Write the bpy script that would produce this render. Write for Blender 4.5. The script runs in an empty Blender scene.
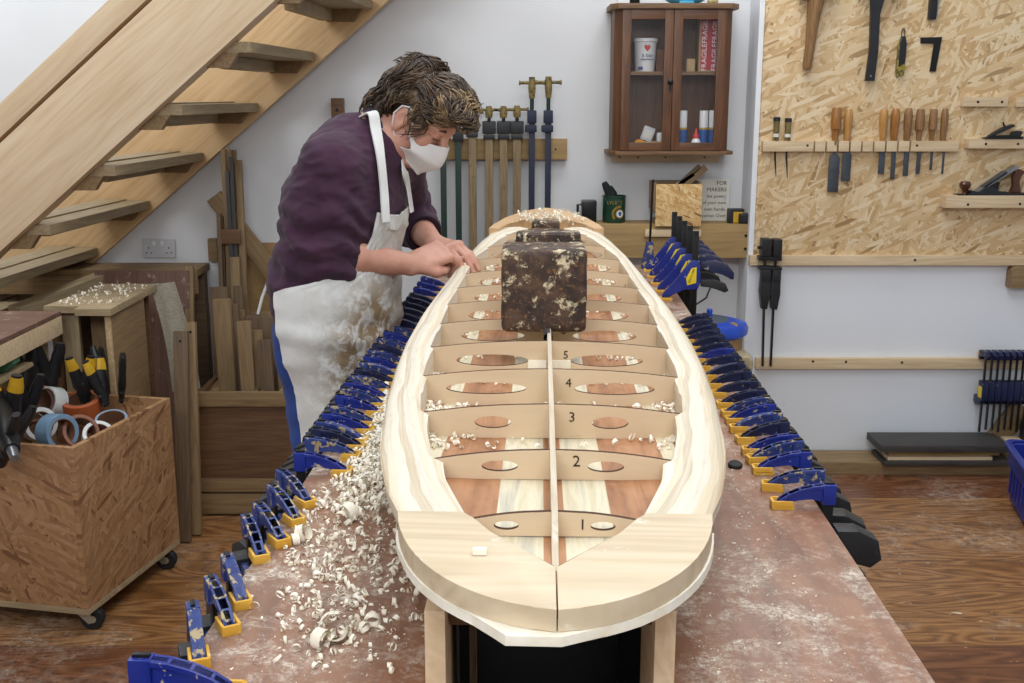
import bpy, bmesh, math, random
import numpy as np
from mathutils import Vector, Matrix, Euler, noise
random.seed(7); np.random.seed(7)
PI = math.pi
scene = bpy.context.scene
COL = scene.collection
# ------------------------------------------------------------------ camera model (image 1024 x 683)
FPX = 1100.0; PITCH = math.atan(245.5/1100.0); CAMH = 1.6
CP, SP = math.cos(PITCH), math.sin(PITCH)
def fd(py):
    v = py-341.5
    return FPX*CP-v*SP, v*CP+FPX*SP
def atY(px, py, Y):
    f, d = fd(py); t = Y/f
    return Vector(((px-512)*t, Y, CAMH-d*t))
def atZ(px, py, z):
    f, d = fd(py); t = (CAMH-z)/d
    return Vector(((px-512)*t, f*t, z))
# ------------------------------------------------------------------ colour
def lin(h):
    if isinstance(h, (tuple, list)): return tuple(h)+(1,) if len(h) == 3 else tuple(h)
    h = h.lstrip('#'); r = [int(h[i:i+2], 16)/255 for i in (0, 2, 4)]
    return tuple(c/12.92 if c <= .04045 else ((c+.055)/1.055)**2.4 for c in r)+(1,)
# ------------------------------------------------------------------ material builder
class NT:
    def __init__(s, name):
        s.m = bpy.data.materials.new(name); s.m.use_nodes = True
        s.t = s.m.node_tree; s.n = s.t.nodes; s.l = s.t.links
        s.b = s.n['Principled BSDF']
    def node(s, typ, **kw):
        n = s.n.new(typ)
        for k, v in kw.items(): setattr(n, k, v)
        return n
    def link(s, a, b): s.l.new(a, b)
    def coords(s, scale=(1, 1, 1), rot=(0, 0, 0), rnd=True, kind='Object'):
        tc = s.node('ShaderNodeTexCoord'); out = tc.outputs[kind]
        if rnd:
            oi = s.node('ShaderNodeObjectInfo')
            mu = s.node('ShaderNodeMath', operation='MULTIPLY'); mu.inputs[1].default_value = 13.7
            s.link(oi.outputs['Random'], mu.inputs[0])
            ad = s.node('ShaderNodeVectorMath', operation='ADD')
            s.link(out, ad.inputs[0]); s.link(mu.outputs[0], ad.inputs[1]); out = ad.outputs[0]
        mp = s.node('ShaderNodeMapping'); mp.inputs['Scale'].default_value = scale; mp.inputs['Rotation'].default_value = rot
        s.link(out, mp.inputs['Vector'])
        return mp.outputs[0]
    def noise(s, vec, scale=1, detail=4, rough=.55, dist=0):
        n = s.node('ShaderNodeTexNoise'); n.inputs['Scale'].default_value = scale
        n.inputs['Detail'].default_value = detail; n.inputs['Roughness'].default_value = rough; n.inputs['Distortion'].default_value = dist
        s.link(vec, n.inputs['Vector']); return n.outputs['Fac']
    def ramp(s, fac, stops, interp='LINEAR'):
        r = s.node('ShaderNodeValToRGB'); r.color_ramp.interpolation = interp
        e = r.color_ramp.elements
        while len(e) < len(stops): e.new(.5)
        for i, (p, c) in enumerate(stops):
            e[i].position = p; e[i].color = lin(c) if not isinstance(c, (int, float)) else (c, c, c, 1)
        s.link(fac, r.inputs[0]); return r.outputs[0]
    def mix(s, fac, a, b, mode='MIX'):
        m = s.node('ShaderNodeMix', data_type='RGBA', blend_type=mode)
        if isinstance(fac, (int, float)): m.inputs[0].default_value = fac
        else: s.link(fac, m.inputs[0])
        for sock, v in ((m.inputs[6], a), (m.inputs[7], b)):
            if isinstance(v, (str, tuple, list)): sock.default_value = lin(v)
            else: s.link(v, sock)
        return m.outputs[2]
    def math(s, op, a, b=None):
        m = s.node('ShaderNodeMath', operation=op)
        for i, v in enumerate((a, b)):
            if v is None: continue
            if isinstance(v, (int, float)): m.inputs[i].default_value = v
            else: s.link(v, m.inputs[i])
        return m.outputs[0]
    def bump(s, h, strength=.2, dist=.002):
        b = s.node('ShaderNodeBump'); b.inputs['Strength'].default_value = strength; b.inputs['Distance'].default_value = dist
        s.link(h, b.inputs['Height']); s.link(b.outputs[0], s.b.inputs['Normal'])
    def done(s, col=None, rough=.6, metal=0, **kw):
        if col is not None:
            if isinstance(col, (str, tuple)): s.b.inputs['Base Color'].default_value = lin(col)
            else: s.link(col, s.b.inputs['Base Color'])
        if isinstance(rough, (int, float)): s.b.inputs['Roughness'].default_value = rough
        else: s.link(rough, s.b.inputs['Roughness'])
        s.b.inputs['Metallic'].default_value = metal
        for k, v in kw.items(): s.b.inputs[k].default_value = v
        return s.m
M = {}
def plain(name, col, rough=.5, metal=0, var=.12, sc=30, **kw):
    t = NT(name); v = t.coords((sc, sc, sc)); n = t.noise(v, 1, 5)
    c = lin(col); a = tuple(max(0, x*(1-var)) for x in c[:3]); b = tuple(min(1, x*(1+var)) for x in c[:3])
    M[name] = t.done(t.ramp(n, [(.3, a), (.7, b)]), rough, metal, **kw); return M[name]
def wood(name, c1, c2, axis='X', s=3.0, stretch=14, rough=.6, c3=None, ring=.55, kind='Object', dust=None):
    t = NT(name)
    sc = [s*stretch]*3; i = 'XYZ'.index(axis); sc[i] = s
    v = t.coords(tuple(sc), kind=kind)
    n1 = t.noise(v, .32, 3, .5, 1.2)
    w = t.math('FRACT', t.math('MULTIPLY', n1, 7.0))
    w = t.math('ABSOLUTE', t.math('SUBTRACT', w, .5))
    n2 = t.noise(v, 2.4, 6, .6)
    f = t.math('ADD', t.math('MULTIPLY', w, ring), t.math('MULTIPLY', n2, 1-ring*.5))
    st = [(.22, c1), (.78, c2)]
    if c3: st = [(.15, c1), (.5, c2), (.85, c3)]
    col = t.ramp(f, st)
    # soft patches along the piece
    v2 = t.coords((1.5, 1.5, 1.5), kind=kind); pn = t.noise(v2, 1, 3)
    col = t.mix(t.math('MULTIPLY', pn, .35), col, c1)
    if dust:
        v3 = t.coords((22, 22, 22), kind=kind); dn = t.noise(v3, 1, 8, .7)
        dm = t.ramp(dn, [(dust[1], 0.0), (min(.99, dust[1]+.1), 1.0)]); col = t.mix(dm, col, dust[0])
    t.bump(n2, .12, .001)
    M[name] = t.done(col, rough); return M[name]
def osb(name, cols, L=11, W=70, dark='#5a3418', rough=.6, axis='Z', lo=1.0, gain=1.0):
    t = NT(name); prev = None; hsum = None
    for k, (ang, off) in enumerate(((.25, 0), (1.35, 3.1), (2.2, 7.7), (.8, 12.3), (1.9, 17.1), (2.75, 23.3))):
        rot = [0, 0, 0]; rot['XYZ'.index(axis)] = ang
        tc = t.coords((1, 1, 1), rnd=True)
        m0 = t.node('ShaderNodeMapping'); m0.vector_type = 'POINT'; m0.inputs['Rotation'].default_value = rot; m0.inputs['Location'].default_value = (off, off*.7, off*.3)
        t.link(tc, m0.inputs['Vector'])
        m1 = t.node('ShaderNodeMapping')
        if axis == 'Z': m1.inputs['Scale'].default_value = (L, W, 1)
        elif axis == 'Y': m1.inputs['Scale'].default_value = (L, 1, W)
        else: m1.inputs['Scale'].default_value = (1, L, W)
        t.link(m0.outputs[0], m1.inputs['Vector'])
        vo = t.node('ShaderNodeTexVoronoi'); vo.inputs['Scale'].default_value = 1.0
        t.link(m1.outputs[0], vo.inputs['Vector'])
        sp = t.node('ShaderNodeSeparateColor'); t.link(vo.outputs['Color'], sp.inputs[0])
        colr = t.ramp(sp.outputs[0], [(i/(len(cols)-1), c) for i, c in enumerate(cols)])
        # fine streaks inside the strand
        m2 = t.node('ShaderNodeMapping'); sc2 = {'Z': (L*2, W*5, 1), 'Y': (L*2, 1, W*5), 'X': (1, L*2, W*5)}[axis]; m2.inputs['Scale'].default_value = sc2
        t.link(m0.outputs[0], m2.inputs['Vector'])
        st = t.noise(m2.outputs[0], 1, 3)
        colr = t.mix(t.math('MULTIPLY', st, .45), colr, cols[0])
        dk = t.math('GREATER_THAN', sp.outputs[2], .955)
        colr = t.mix(t.math('MULTIPLY', dk, .75), colr, dark)
        if prev is None: prev = colr; hsum = sp.outputs[1]
        else:
            msk = t.math('GREATER_THAN', sp.outputs[1], .52)
            prev = t.mix(msk, prev, colr)
            hsum = t.math('ADD', hsum, sp.outputs[1])
    t.bump(hsum, .25, .002)
    M[name] = t.done(prev, rough); return M[name]
# ------------------------------------------------------------------ mesh builder
class MB:
    def __init__(s): s.bm = bmesh.new(); s.uv = None
    def merge(s, tb, Mx=None):
        if Mx is not None: bmesh.ops.transform(tb, matrix=Mx, verts=tb.verts)
        me = bpy.data.meshes.new('tmp'); tb.to_mesh(me); tb.free(); s.bm.from_mesh(me); bpy.data.meshes.remove(me); return s
    def box(s, c, size, Mx=None, bev=0, seg=2):
        tb = bmesh.new(); bmesh.ops.create_cube(tb, size=1)
        bmesh.ops.scale(tb, vec=size, verts=tb.verts)
        if bev: bmesh.ops.bevel(tb, geom=list(tb.edges), offset=min(bev, min(size)*.45), segments=seg, profile=.7, affect='EDGES')
        bmesh.ops.translate(tb, vec=c, verts=tb.verts)
        return s.merge(tb, Mx)
    def prism(s, poly, t, Mx=None, bev=0, z0=None):
        tb = bmesh.new(); z0 = -t/2 if z0 is None else z0
        a = [tb.verts.new((x, y, z0)) for x, y in poly]; b = [tb.verts.new((x, y, z0+t)) for x, y in poly]
        n = len(poly)
        ar = sum(poly[i][0]*poly[(i+1) % n][1]-poly[(i+1) % n][0]*poly[i][1] for i in range(n))
        tb.faces.new(a if ar < 0 else a[::-1]); tb.faces.new(b[::-1] if ar < 0 else b)
        for i in range(n):
            j = (i+1) % n
            tb.faces.new((a[i], a[j], b[j], b[i]) if ar > 0 else (a[j], a[i], b[i], b[j]))
        if bev: bmesh.ops.bevel(tb, geom=list(tb.edges), offset=bev, segments=2, profile=.7, affect='EDGES')
        return s.merge(tb, Mx)
    def loft(s, rings, closed=True, cap=True, loop=False, Mx=None):
        tb = bmesh.new(); R = [[tb.verts.new(p) for p in r] for r in rings]; n = len(R[0])
        m = len(R)
        for i in range(m if loop else m-1):
            A, B = R[i], R[(i+1) % m]
            for j in range(n if closed else n-1):
                k = (j+1) % n
                try: tb.faces.new((A[j], A[k], B[k], B[j]))
                except ValueError: pass
        if cap and closed and not loop:
            tb.faces.new(R[0][::-1]); tb.faces.new(R[-1])
        bmesh.ops.recalc_face_normals(tb, faces=tb.faces)
        return s.merge(tb, Mx)
    def tube(s, pts, r, n=10, cap=True, flat=None, Mx=None):
        pts = [Vector(p) for p in pts]; rings = []
        rr = r if isinstance(r, (list, tuple)) else [r]*len(pts)
        ref = None
        for i, p in enumerate(pts):
            d = (pts[min(i+1, len(pts)-1)]-pts[max(i-1, 0)])
            if d.length < 1e-9: d = Vector((0, 0, 1))
            d.normalize()
            if ref is None:
                ref = Vector((0, 0, 1)) if abs(d.z) < .9 else Vector((1, 0, 0))
            u = (ref-d*ref.dot(d))
            if u.length < 1e-6: u = d.orthogonal()
            u.normalize(); w = d.cross(u); ref = u
            fx, fy = (1, 1) if flat is None else flat
            rings.append([p+(u*math.cos(2*PI*k/n)*fx+w*math.sin(2*PI*k/n)*fy)*rr[i] for k in range(n)])
        return s.loft(rings, True, cap, Mx=Mx)
    def lathe(s, prof, n=24, Mx=None, cap=True):
        rings = [[Vector((r*math.cos(2*PI*k/n), r*math.sin(2*PI*k/n), z)) for k in range(n)] for r, z in prof]
        return s.loft(rings, True, cap, Mx=Mx)
    def cyl(s, p0, p1, r, n=14): return s.tube([p0, p1], r, n)
    def ell(s, c, r, Mx=None, u=16, v=10):
        tb = bmesh.new(); bmesh.ops.create_uvsphere(tb, u_segments=u, v_segments=v, radius=1)
        bmesh.ops.scale(tb, vec=r, verts=tb.verts); bmesh.ops.translate(tb, vec=c, verts=tb.verts)
        return s.merge(tb, Mx)
    def mesh(s, name, ang=35, weld=False):
        if weld: bmesh.ops.remove_doubles(s.bm, verts=s.bm.verts, dist=1e-5)
        me = bpy.data.meshes.new(name); s.bm.to_mesh(me); s.bm.free()
        finish(me, ang); return me
def finish(me, ang=35):
    if len(me.polygons):
        me.polygons.foreach_set('use_smooth', [True]*len(me.polygons))
        try: me.set_sharp_from_angle(angle=math.radians(ang))
        except Exception: pass
    me.update()
def wm(o):
    m = o.matrix_basis.copy()
    while o.parent is not None:
        o = o.parent; m = o.matrix_basis @ m
    return m
def tag(o, label=None, cat=None, group=None, kind=None):
    if label: o['label'] = label
    if cat: o['category'] = cat
    if group: o['group'] = group
    if kind: o['kind'] = kind
    return o
def thing(name, label, cat, loc=(0, 0, 0), rz=0, group=None):
    o = bpy.data.objects.new(name, None); o.empty_display_size = .05; COL.objects.link(o)
    o.matrix_basis = Matrix.Translation(loc) @ Matrix.Rotation(rz, 4, 'Z')
    return tag(o, label, cat, group)
def setmat(me, mat):
    mats = mat if isinstance(mat, (list, tuple)) else [mat]
    for m in mats: me.materials.append(M[m] if isinstance(m, str) else m)
def part(name, mb, mat, parent, world=True, ang=35, label=None):
    me = mb.mesh(name, ang) if isinstance(mb, MB) else mb
    if world: me.transform(wm(parent).inverted())
    setmat(me, mat)
    o = bpy.data.objects.new(name, me); COL.objects.link(o); o.parent = parent
    if label: o['label'] = label
    return o
def solo(name, mb, mat, label=None, cat=None, group=None, kind=None, ang=35, recenter=True):
    me = mb.mesh(name, ang) if isinstance(mb, MB) else mb
    setmat(me, mat); o = bpy.data.objects.new(name, me); COL.objects.link(o)
    if recenter and len(me.vertices):
        co = np.empty(len(me.vertices)*3); me.vertices.foreach_get('co', co); co = co.reshape(-1, 3)
        lo, hi = co.min(0), co.max(0); c = Vector(((lo[0]+hi[0])/2, (lo[1]+hi[1])/2, lo[2]))
        me.transform(Matrix.Translation(-c)); o.location = c
    return tag(o, label, cat, group, kind)
def frame(p0, p1, up=(0, 0, 1)):
    p0, p1 = Vector(p0), Vector(p1); X = (p1-p0).normalized(); Z = Vector(up)-X*X.dot(Vector(up))
    if Z.length < 1e-5: Z = X.orthogonal()
    Z.normalize(); Y = Z.cross(X)
    m = Matrix((X, Y, Z)).transposed().to_4x4(); m.translation = (p0+p1)/2
    return m
def board(name, p0, p1, w, t, mat, up=(0, 0, 1), parent=None, bev=.0015, label=None, cat=None, group=None, kind=None, poly=None):
    L = (Vector(p1)-Vector(p0)).length
    mb = MB()
    if poly: mb.prism(poly, t, bev=bev)
    else: mb.box((0, 0, 0), (L, w, t), bev=bev)
    me = mb.mesh(name); setmat(me, mat)
    o = bpy.data.objects.new(name, me); COL.objects.link(o)
    m = frame(p0, p1, up)
    if parent is not None:
        o.parent = parent; o.matrix_basis = wm(parent).inverted() @ m
    else: o.matrix_basis = m
    return tag(o, label, cat, group, kind)
def copy_tree(o, parent=None):
    c = o.copy(); COL.objects.link(c)
    if parent is not None: c.parent = parent
    for ch in list(o.children): copy_tree(ch, c)
    return c
def text_mesh(s, size, ext=.0003, align='CENTER'):
    cu = bpy.data.curves.new('txt', 'FONT'); cu.body = s; cu.size = size; cu.extrude = ext
    cu.align_x = align; cu.align_y = 'CENTER'; cu.resolution_u = 2
    o = bpy.data.objects.new('txt', cu); COL.objects.link(o)
    dg = bpy.context.evaluated_depsgraph_get(); me = bpy.data.meshes.new_from_object(o.evaluated_get(dg))
    bpy.data.objects.remove(o); bpy.data.curves.remove(cu); me.materials.clear(); return me
def text(name, s, size, mat, parent, Mx, ext=.0003, align='CENTER'):
    me = text_mesh(s, size, ext, align); setmat(me, mat)
    o = bpy.data.objects.new(name, me); COL.objects.link(o); o.parent = parent
    o.matrix_basis = wm(parent).inverted() @ Mx; return o
FACE_CAM = Matrix.Rotation(PI/2, 4, 'X')       # text standing upright, readable from -Y
ORD = ['first', 'second', 'third', 'fourth', 'fifth', 'sixth', 'seventh', 'eighth', 'ninth', 'tenth', 'eleventh', 'twelfth', 'thirteenth',
       'fourteenth', 'fifteenth', 'sixteenth', 'seventeenth', 'eighteenth', 'nineteenth', 'twentieth', 'twenty-first', 'twenty-second',
       'twenty-third', 'twenty-fourth', 'twenty-fifth', 'twenty-sixth', 'twenty-seventh', 'twenty-eighth', 'twenty-ninth', 'thirtieth',
       'thirty-first', 'thirty-second', 'thirty-third', 'thirty-fourth', 'thirty-fifth', 'thirty-sixth', 'thirty-seventh', 'thirty-eighth']
# ------------------------------------------------------------------ signed-distance modelling
import openvdb
class SDF:
    def __init__(s, lo, hi, vox):
        s.lo = np.array(lo, np.float32); s.vox = vox
        s.n = np.ceil((np.array(hi)-s.lo)/vox).astype(int)+1
        s.a = np.full(tuple(s.n), 1.0, np.float32)
    def sub(s, lo, hi):
        i0 = np.clip(np.floor((np.array(lo)-s.lo)/s.vox).astype(int), 0, s.n-1)
        i1 = np.clip(np.ceil((np.array(hi)-s.lo)/s.vox).astype(int)+1, 1, s.n)
        sl = tuple(slice(a, b) for a, b in zip(i0, i1))
        g = np.meshgrid(*[s.lo[k]+s.vox*np.arange(i0[k], i1[k], dtype=np.float32) for k in range(3)], indexing='ij')
        return sl, np.stack(g, -1)
    def comb(s, sl, d, op, k):
        a = s.a[sl]
        if op == 'u':
            if k <= 0: s.a[sl] = np.minimum(a, d)
            else:
                h = np.clip(.5+.5*(a-d)/k, 0, 1); s.a[sl] = a*(1-h)+d*h-k*h*(1-h)
        elif op == 's':
            d = -d
            if k <= 0: s.a[sl] = np.maximum(a, d)
            else:
                h = np.clip(.5-.5*(a-d)/k, 0, 1); s.a[sl] = a*(1-h)+d*h+k*h*(1-h)
    def cone(s, p, q, ra, rb, k=.02, op='u', A=None):
        """tapered capsule; A maps offsets into a space where the section is round (for oval sections)"""
        p, q = np.array(p, np.float32), np.array(q, np.float32)
        f = 1.0 if A is None else float(1/np.linalg.svd(np.array(A))[1].min())
        R = max(ra, rb)*f+k+.03
        sl, X = s.sub(np.minimum(p, q)-R, np.maximum(p, q)+R)
        v = X-p; e = q-p
        if A is not None: A = np.array(A, np.float32); v = v@A.T; e = A@e
        t = np.clip((v@e)/max(float(e@e), 1e-12), 0, 1)
        d = np.linalg.norm(v-t[..., None]*e, axis=-1)-(ra+(rb-ra)*t)
        s.comb(sl, d.astype(np.float32), op, k); return s
    def chain(s, pts, rad, k=.02, op='u', A=None):
        for i in range(len(pts)-1): s.cone(pts[i], pts[i+1], rad[i], rad[i+1], k, op, A)
        return s
    def ell(s, c, r, R=None, k=.02, op='u'):
        """ellipsoid; R rows = local axes"""
        c = np.array(c, np.float32); r = np.array(r, np.float32); m = r.max()+k+.03
        sl, X = s.sub(c-m, c+m); v = X-c
        if R is not None: v = v@np.array(R, np.float32).T
        k0 = np.linalg.norm(v/r, axis=-1); k1 = np.linalg.norm(v/(r*r), axis=-1)+1e-9
        s.comb(sl, (k0*(k0-1)/k1).astype(np.float32), op, k); return s
    def plane(s, c, n, lo, hi, k=.004):
        """cut away the side the normal points to, within a box"""
        sl, X = s.sub(lo, hi); d = (X-np.array(c, np.float32))@np.array(n, np.float32)
        s.comb(sl, (-d).astype(np.float32), 's', k); return s
    def sample(s, P):
        g = (np.asarray(P)-s.lo)/s.vox; g = np.clip(g, 0, s.n-1.001); i = g.astype(int); f = g-i; o = 0
        for dx in (0, 1):
            for dy in (0, 1):
                for dz in (0, 1):
                    w = (f[:, 0] if dx else 1-f[:, 0])*(f[:, 1] if dy else 1-f[:, 1])*(f[:, 2] if dz else 1-f[:, 2])
                    o = o+w*s.a[i[:, 0]+dx, i[:, 1]+dy, i[:, 2]+dz]
        return o
    def grad(s, P, e=.004):
        P = np.asarray(P); g = np.stack([s.sample(P+np.eye(3)[k]*e)-s.sample(P-np.eye(3)[k]*e) for k in range(3)], -1)
        return g/(np.linalg.norm(g, axis=1, keepdims=True)+1e-9)
    def mesh(s, name, disp=None, ang=180, smooth=2):
        a = np.clip(s.a, -.03, .03)
        g = openvdb.FloatGrid(.03); g.copyFromArray(np.ascontiguousarray(a))
        P, Q = g.convertToQuads(0.0)
        P = np.asarray(P, np.float64)*s.vox+s.lo; Q = np.asarray(Q)
        # orient outwards
        A, B, C = P[Q[:, 0]], P[Q[:, 1]], P[Q[:, 2]]
        if np.einsum('ij,ij->i', A, np.cross(B, C)).sum() < 0: Q = Q[:, ::-1]
        for _ in range(smooth):
            acc = np.zeros_like(P); cnt = np.zeros(len(P))
            for k in range(4):
                i, j = Q[:, k], Q[:, (k+1) % 4]
                np.add.at(acc, i, P[j]); np.add.at(cnt, i, 1)
            P = P*.5+.5*acc/np.maximum(cnt, 1)[:, None]
        if disp is not None:
            N = s.grad(P); P = P+N*disp(P)[:, None]
        me = bpy.data.meshes.new(name)
        me.vertices.add(len(P)); me.vertices.foreach_set('co', P.astype(np.float32).ravel())
        me.loops.add(len(Q)*4); me.loops.foreach_set('vertex_index', Q.astype(np.int32).ravel())
        me.polygons.add(len(Q)); me.polygons.foreach_set('loop_start', np.arange(0, len(Q)*4, 4, dtype=np.int32))
        me.update(calc_edges=True); me.validate(); finish(me, ang)
        return me
def vnoise(P, sc):
    return np.array([noise.noise(Vector((p[0]*sc[0], p[1]*sc[1], p[2]*sc[2]))) for p in P])
# ================================================================== MATERIALS
wood('pine', '#b89c76', '#d6bd98', s=2.2, c3='#e2cdac')
wood('pine_pale', '#cbab86', '#e0c5a0', s=1.6, c3='#ecd9ba', ring=.4)
wood('pine_grey', '#8a7658', '#b5a07c', s=2.4)
wood('pine_warm', '#bb9262', '#d8b484', s=1.6, c3='#e4c698', ring=.4)
wood('rough_sawn', '#574330', '#7c6448', s=3, dust=('#a8987e', .66))
wood('rough_light', '#755d40', '#9c8058', s=3, dust=('#b5a488', .68))
wood('rough_brown', '#553a24', '#7d5a3a', s=3)
wood('red_ply', '#5f4336', '#7d5c4a', s=2, dust=('#a59488', .56))
wood('cabinet_wood', '#472a16', '#7a4e2c', axis='Z', s=3, rough=.42)
wood('cabinet_wood_x', '#472a16', '#7a4e2c', axis='X', s=3, rough=.42)
wood('cabinet_top', '#5d4128', '#8a6743', s=3, rough=.5)
wood('oak_beam', '#8e7147', '#b3945f', s=2.0, stretch=10)
wood('char_board', '#2b2927', '#4c4844', s=3, dust=('#77726a', .66))
wood('handle_amber', '#7d4a1c', '#b9823f', axis='Z', s=8, rough=.3)
wood('handle_honey', '#9c6a30', '#cf9c58', axis='Z', s=8, rough=.3)
wood('handle_brown', '#6b4628', '#a87d4c', axis='Z', s=8, rough=.4)
wood('handle_dark', '#3c1d10', '#63351c', axis='Z', s=8, rough=.25)
wood('hammer_shaft', '#6d4c2c', '#a47c4c', axis='Z', s=5, rough=.5)
wood('dirty_bar_wood', '#64523a', '#98815c', axis='Z', s=5, rough=.7, dust=('#4a3a28', .62))
def m_rail():
    t = NT('rail_wood'); tc = t.node('ShaderNodeTexCoord'); sp = t.node('ShaderNodeSeparateXYZ'); t.link(tc.outputs['UV'], sp.inputs[0])
    mp = t.node('ShaderNodeMapping'); mp.inputs['Scale'].default_value = (3, 3, 1); t.link(tc.outputs['UV'], mp.inputs[0]); wv = t.noise(mp.outputs[0], 1, 2)
    v = t.math('ADD', t.math('MULTIPLY', sp.outputs[1], 95), t.math('MULTIPLY', wv, 4.5))
    wn = t.node('ShaderNodeTexWhiteNoise', noise_dimensions='1D'); t.link(t.math('FLOOR', v), wn.inputs['W'])
    c = t.ramp(wn.outputs[0], [(0, '#b8a78d'), (.25, '#cdb996'), (.5, '#dccdb2'), (.75, '#e3d9c6'), (1, '#c2b8a6')])
    mg = t.node('ShaderNodeMapping'); mg.inputs['Scale'].default_value = (4, 260, 1); t.link(tc.outputs['UV'], mg.inputs[0]); g = t.noise(mg.outputs[0], 1, 5, .6)
    c = t.mix(t.math('MULTIPLY', t.ramp(g, [(.35, 0.0), (.7, 1.0)]), .55), c, '#e9e0d0')
    mj = t.node('ShaderNodeMapping'); mj.inputs['Scale'].default_value = (14, 90, 1); t.link(tc.outputs['UV'], mj.inputs[0]); g2 = t.noise(mj.outputs[0], 1, 4, .7)
    c = t.mix(t.math('MULTIPLY', t.ramp(g2, [(.55, 0.0), (.75, 1.0)]), .35), c, '#a08c6e')
    t.bump(g, .3, .002); M['rail_wood'] = t.done(c, .65)
m_rail()
wood('nose_wood', '#bca586', '#d3bf9f', axis='X', s=2.2, stretch=8, c3='#dfcfb5', rough=.5, dust=('#e2d8c6', .62))
wood('tail_wood', '#bc966c', '#d6b48a', axis='X', s=2, stretch=10, rough=.55)
wood('rib_ply', '#ccb291', '#ddc7a6', axis='X', s=1.2, stretch=8, rough=.6, ring=.2, dust=('#8a6445', .665))
wood('keel_wood', '#b9a78c', '#ded2bd', axis='Y', s=3, stretch=20, rough=.6)
wood('stand_wood', '#b8996c', '#d6bc92', axis='Z', s=2, stretch=12)
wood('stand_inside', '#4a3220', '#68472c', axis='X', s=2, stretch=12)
osb('osb_wall', ['#be9a6a', '#cfae7e', '#dabd90', '#e4cca4', '#ecd9b6'], L=12, W=68, dark='#94703f', axis='Z')
osb('osb_bin', ['#8a6442', '#9a724c', '#a98058', '#b58d66', '#96704a'], L=12, W=80, dark='#6a4228', axis='Z', rough=.45)
osb('osb_small', ['#b98c50', '#d0a566', '#e0bc82', '#ead09c'], L=22, W=120, dark='#5a3a1c', axis='Z')
def m_floor():
    t = NT('floor_boards')
    v = t.coords((1, 1, 1), rnd=False)
    sp = t.node('ShaderNodeSeparateXYZ'); t.link(v, sp.inputs[0])
    row = t.math('FLOOR', t.math('DIVIDE', t.math('ADD', sp.outputs[1], .24), .62))
    wn = t.node('ShaderNodeTexWhiteNoise', noise_dimensions='1D'); t.link(row, wn.inputs['W'])
    cb = t.node('ShaderNodeCombineXYZ'); t.link(t.math('MULTIPLY', row, 3.3), cb.inputs[2]); t.link(t.math('MULTIPLY', row, 1.7), cb.inputs[0])
    ad = t.node('ShaderNodeVectorMath', operation='ADD'); t.link(v, ad.inputs[0]); t.link(cb.outputs[0], ad.inputs[1])
    mp = t.node('ShaderNodeMapping'); mp.inputs['Scale'].default_value = (1.3, 6.5, 1); t.link(ad.outputs[0], mp.inputs[0])
    n1 = t.noise(mp.outputs[0], .8, 2.5, .5, .8)
    w = t.math('ABSOLUTE', t.math('SUBTRACT', t.math('FRACT', t.math('MULTIPLY', n1, 16)), .5))
    mp2 = t.node('ShaderNodeMapping'); mp2.inputs['Scale'].default_value = (8, 120, 1); t.link(v, mp2.inputs[0])
    n2 = t.noise(mp2.outputs[0], 1, 4)
    f = t.math('ADD', t.math('MULTIPLY', w, .75), t.math('MULTIPLY', n2, .5))
    ca = t.ramp(f, [(.2, '#52301c'), (.5, '#75482c'), (.85, '#8f5f3e')])
    cbn = t.ramp(f, [(.2, '#684222'), (.5, '#94663a'), (.85, '#b08252')])
    col = t.mix(t.math('GREATER_THAN', wn.outputs[0], .5), ca, cbn)
    # seams
    fr = t.math('FRACT', t.math('DIVIDE', t.math('ADD', sp.outputs[1], .24), .62))
    seam = t.math('LESS_THAN', fr, .006); col = t.mix(t.math('MULTIPLY', seam, .6), col, '#3a2416')
    # dust and shavings
    d1 = t.noise(v, 3.0, 6, .65); d2 = t.noise(v, 45, 8, .75)
    dm = t.math('MULTIPLY', t.ramp(d1, [(.48, 0.0), (.72, 1.0)]), t.ramp(d2, [(.42, 0.0), (.66, 1.0)]))
    col = t.mix(t.math('MULTIPLY', dm, .6), col, '#d8cbb8')
    mp3 = t.node('ShaderNodeMapping'); mp3.inputs['Scale'].default_value = (20, 60, 1); mp3.inputs['Rotation'].default_value = (0, 0, .4); t.link(v, mp3.inputs[0])
    d3 = t.noise(mp3.outputs[0], 1, 3, .6, .6); col = t.mix(t.ramp(d3, [(.7, 0.0), (.74, .8)]), col, '#e2d3b8')
    t.bump(f, .15, .002)
    M['floor_boards'] = t.done(col, t.ramp(d1, [(.4, .33), (.7, .6)]))
m_floor()
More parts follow.
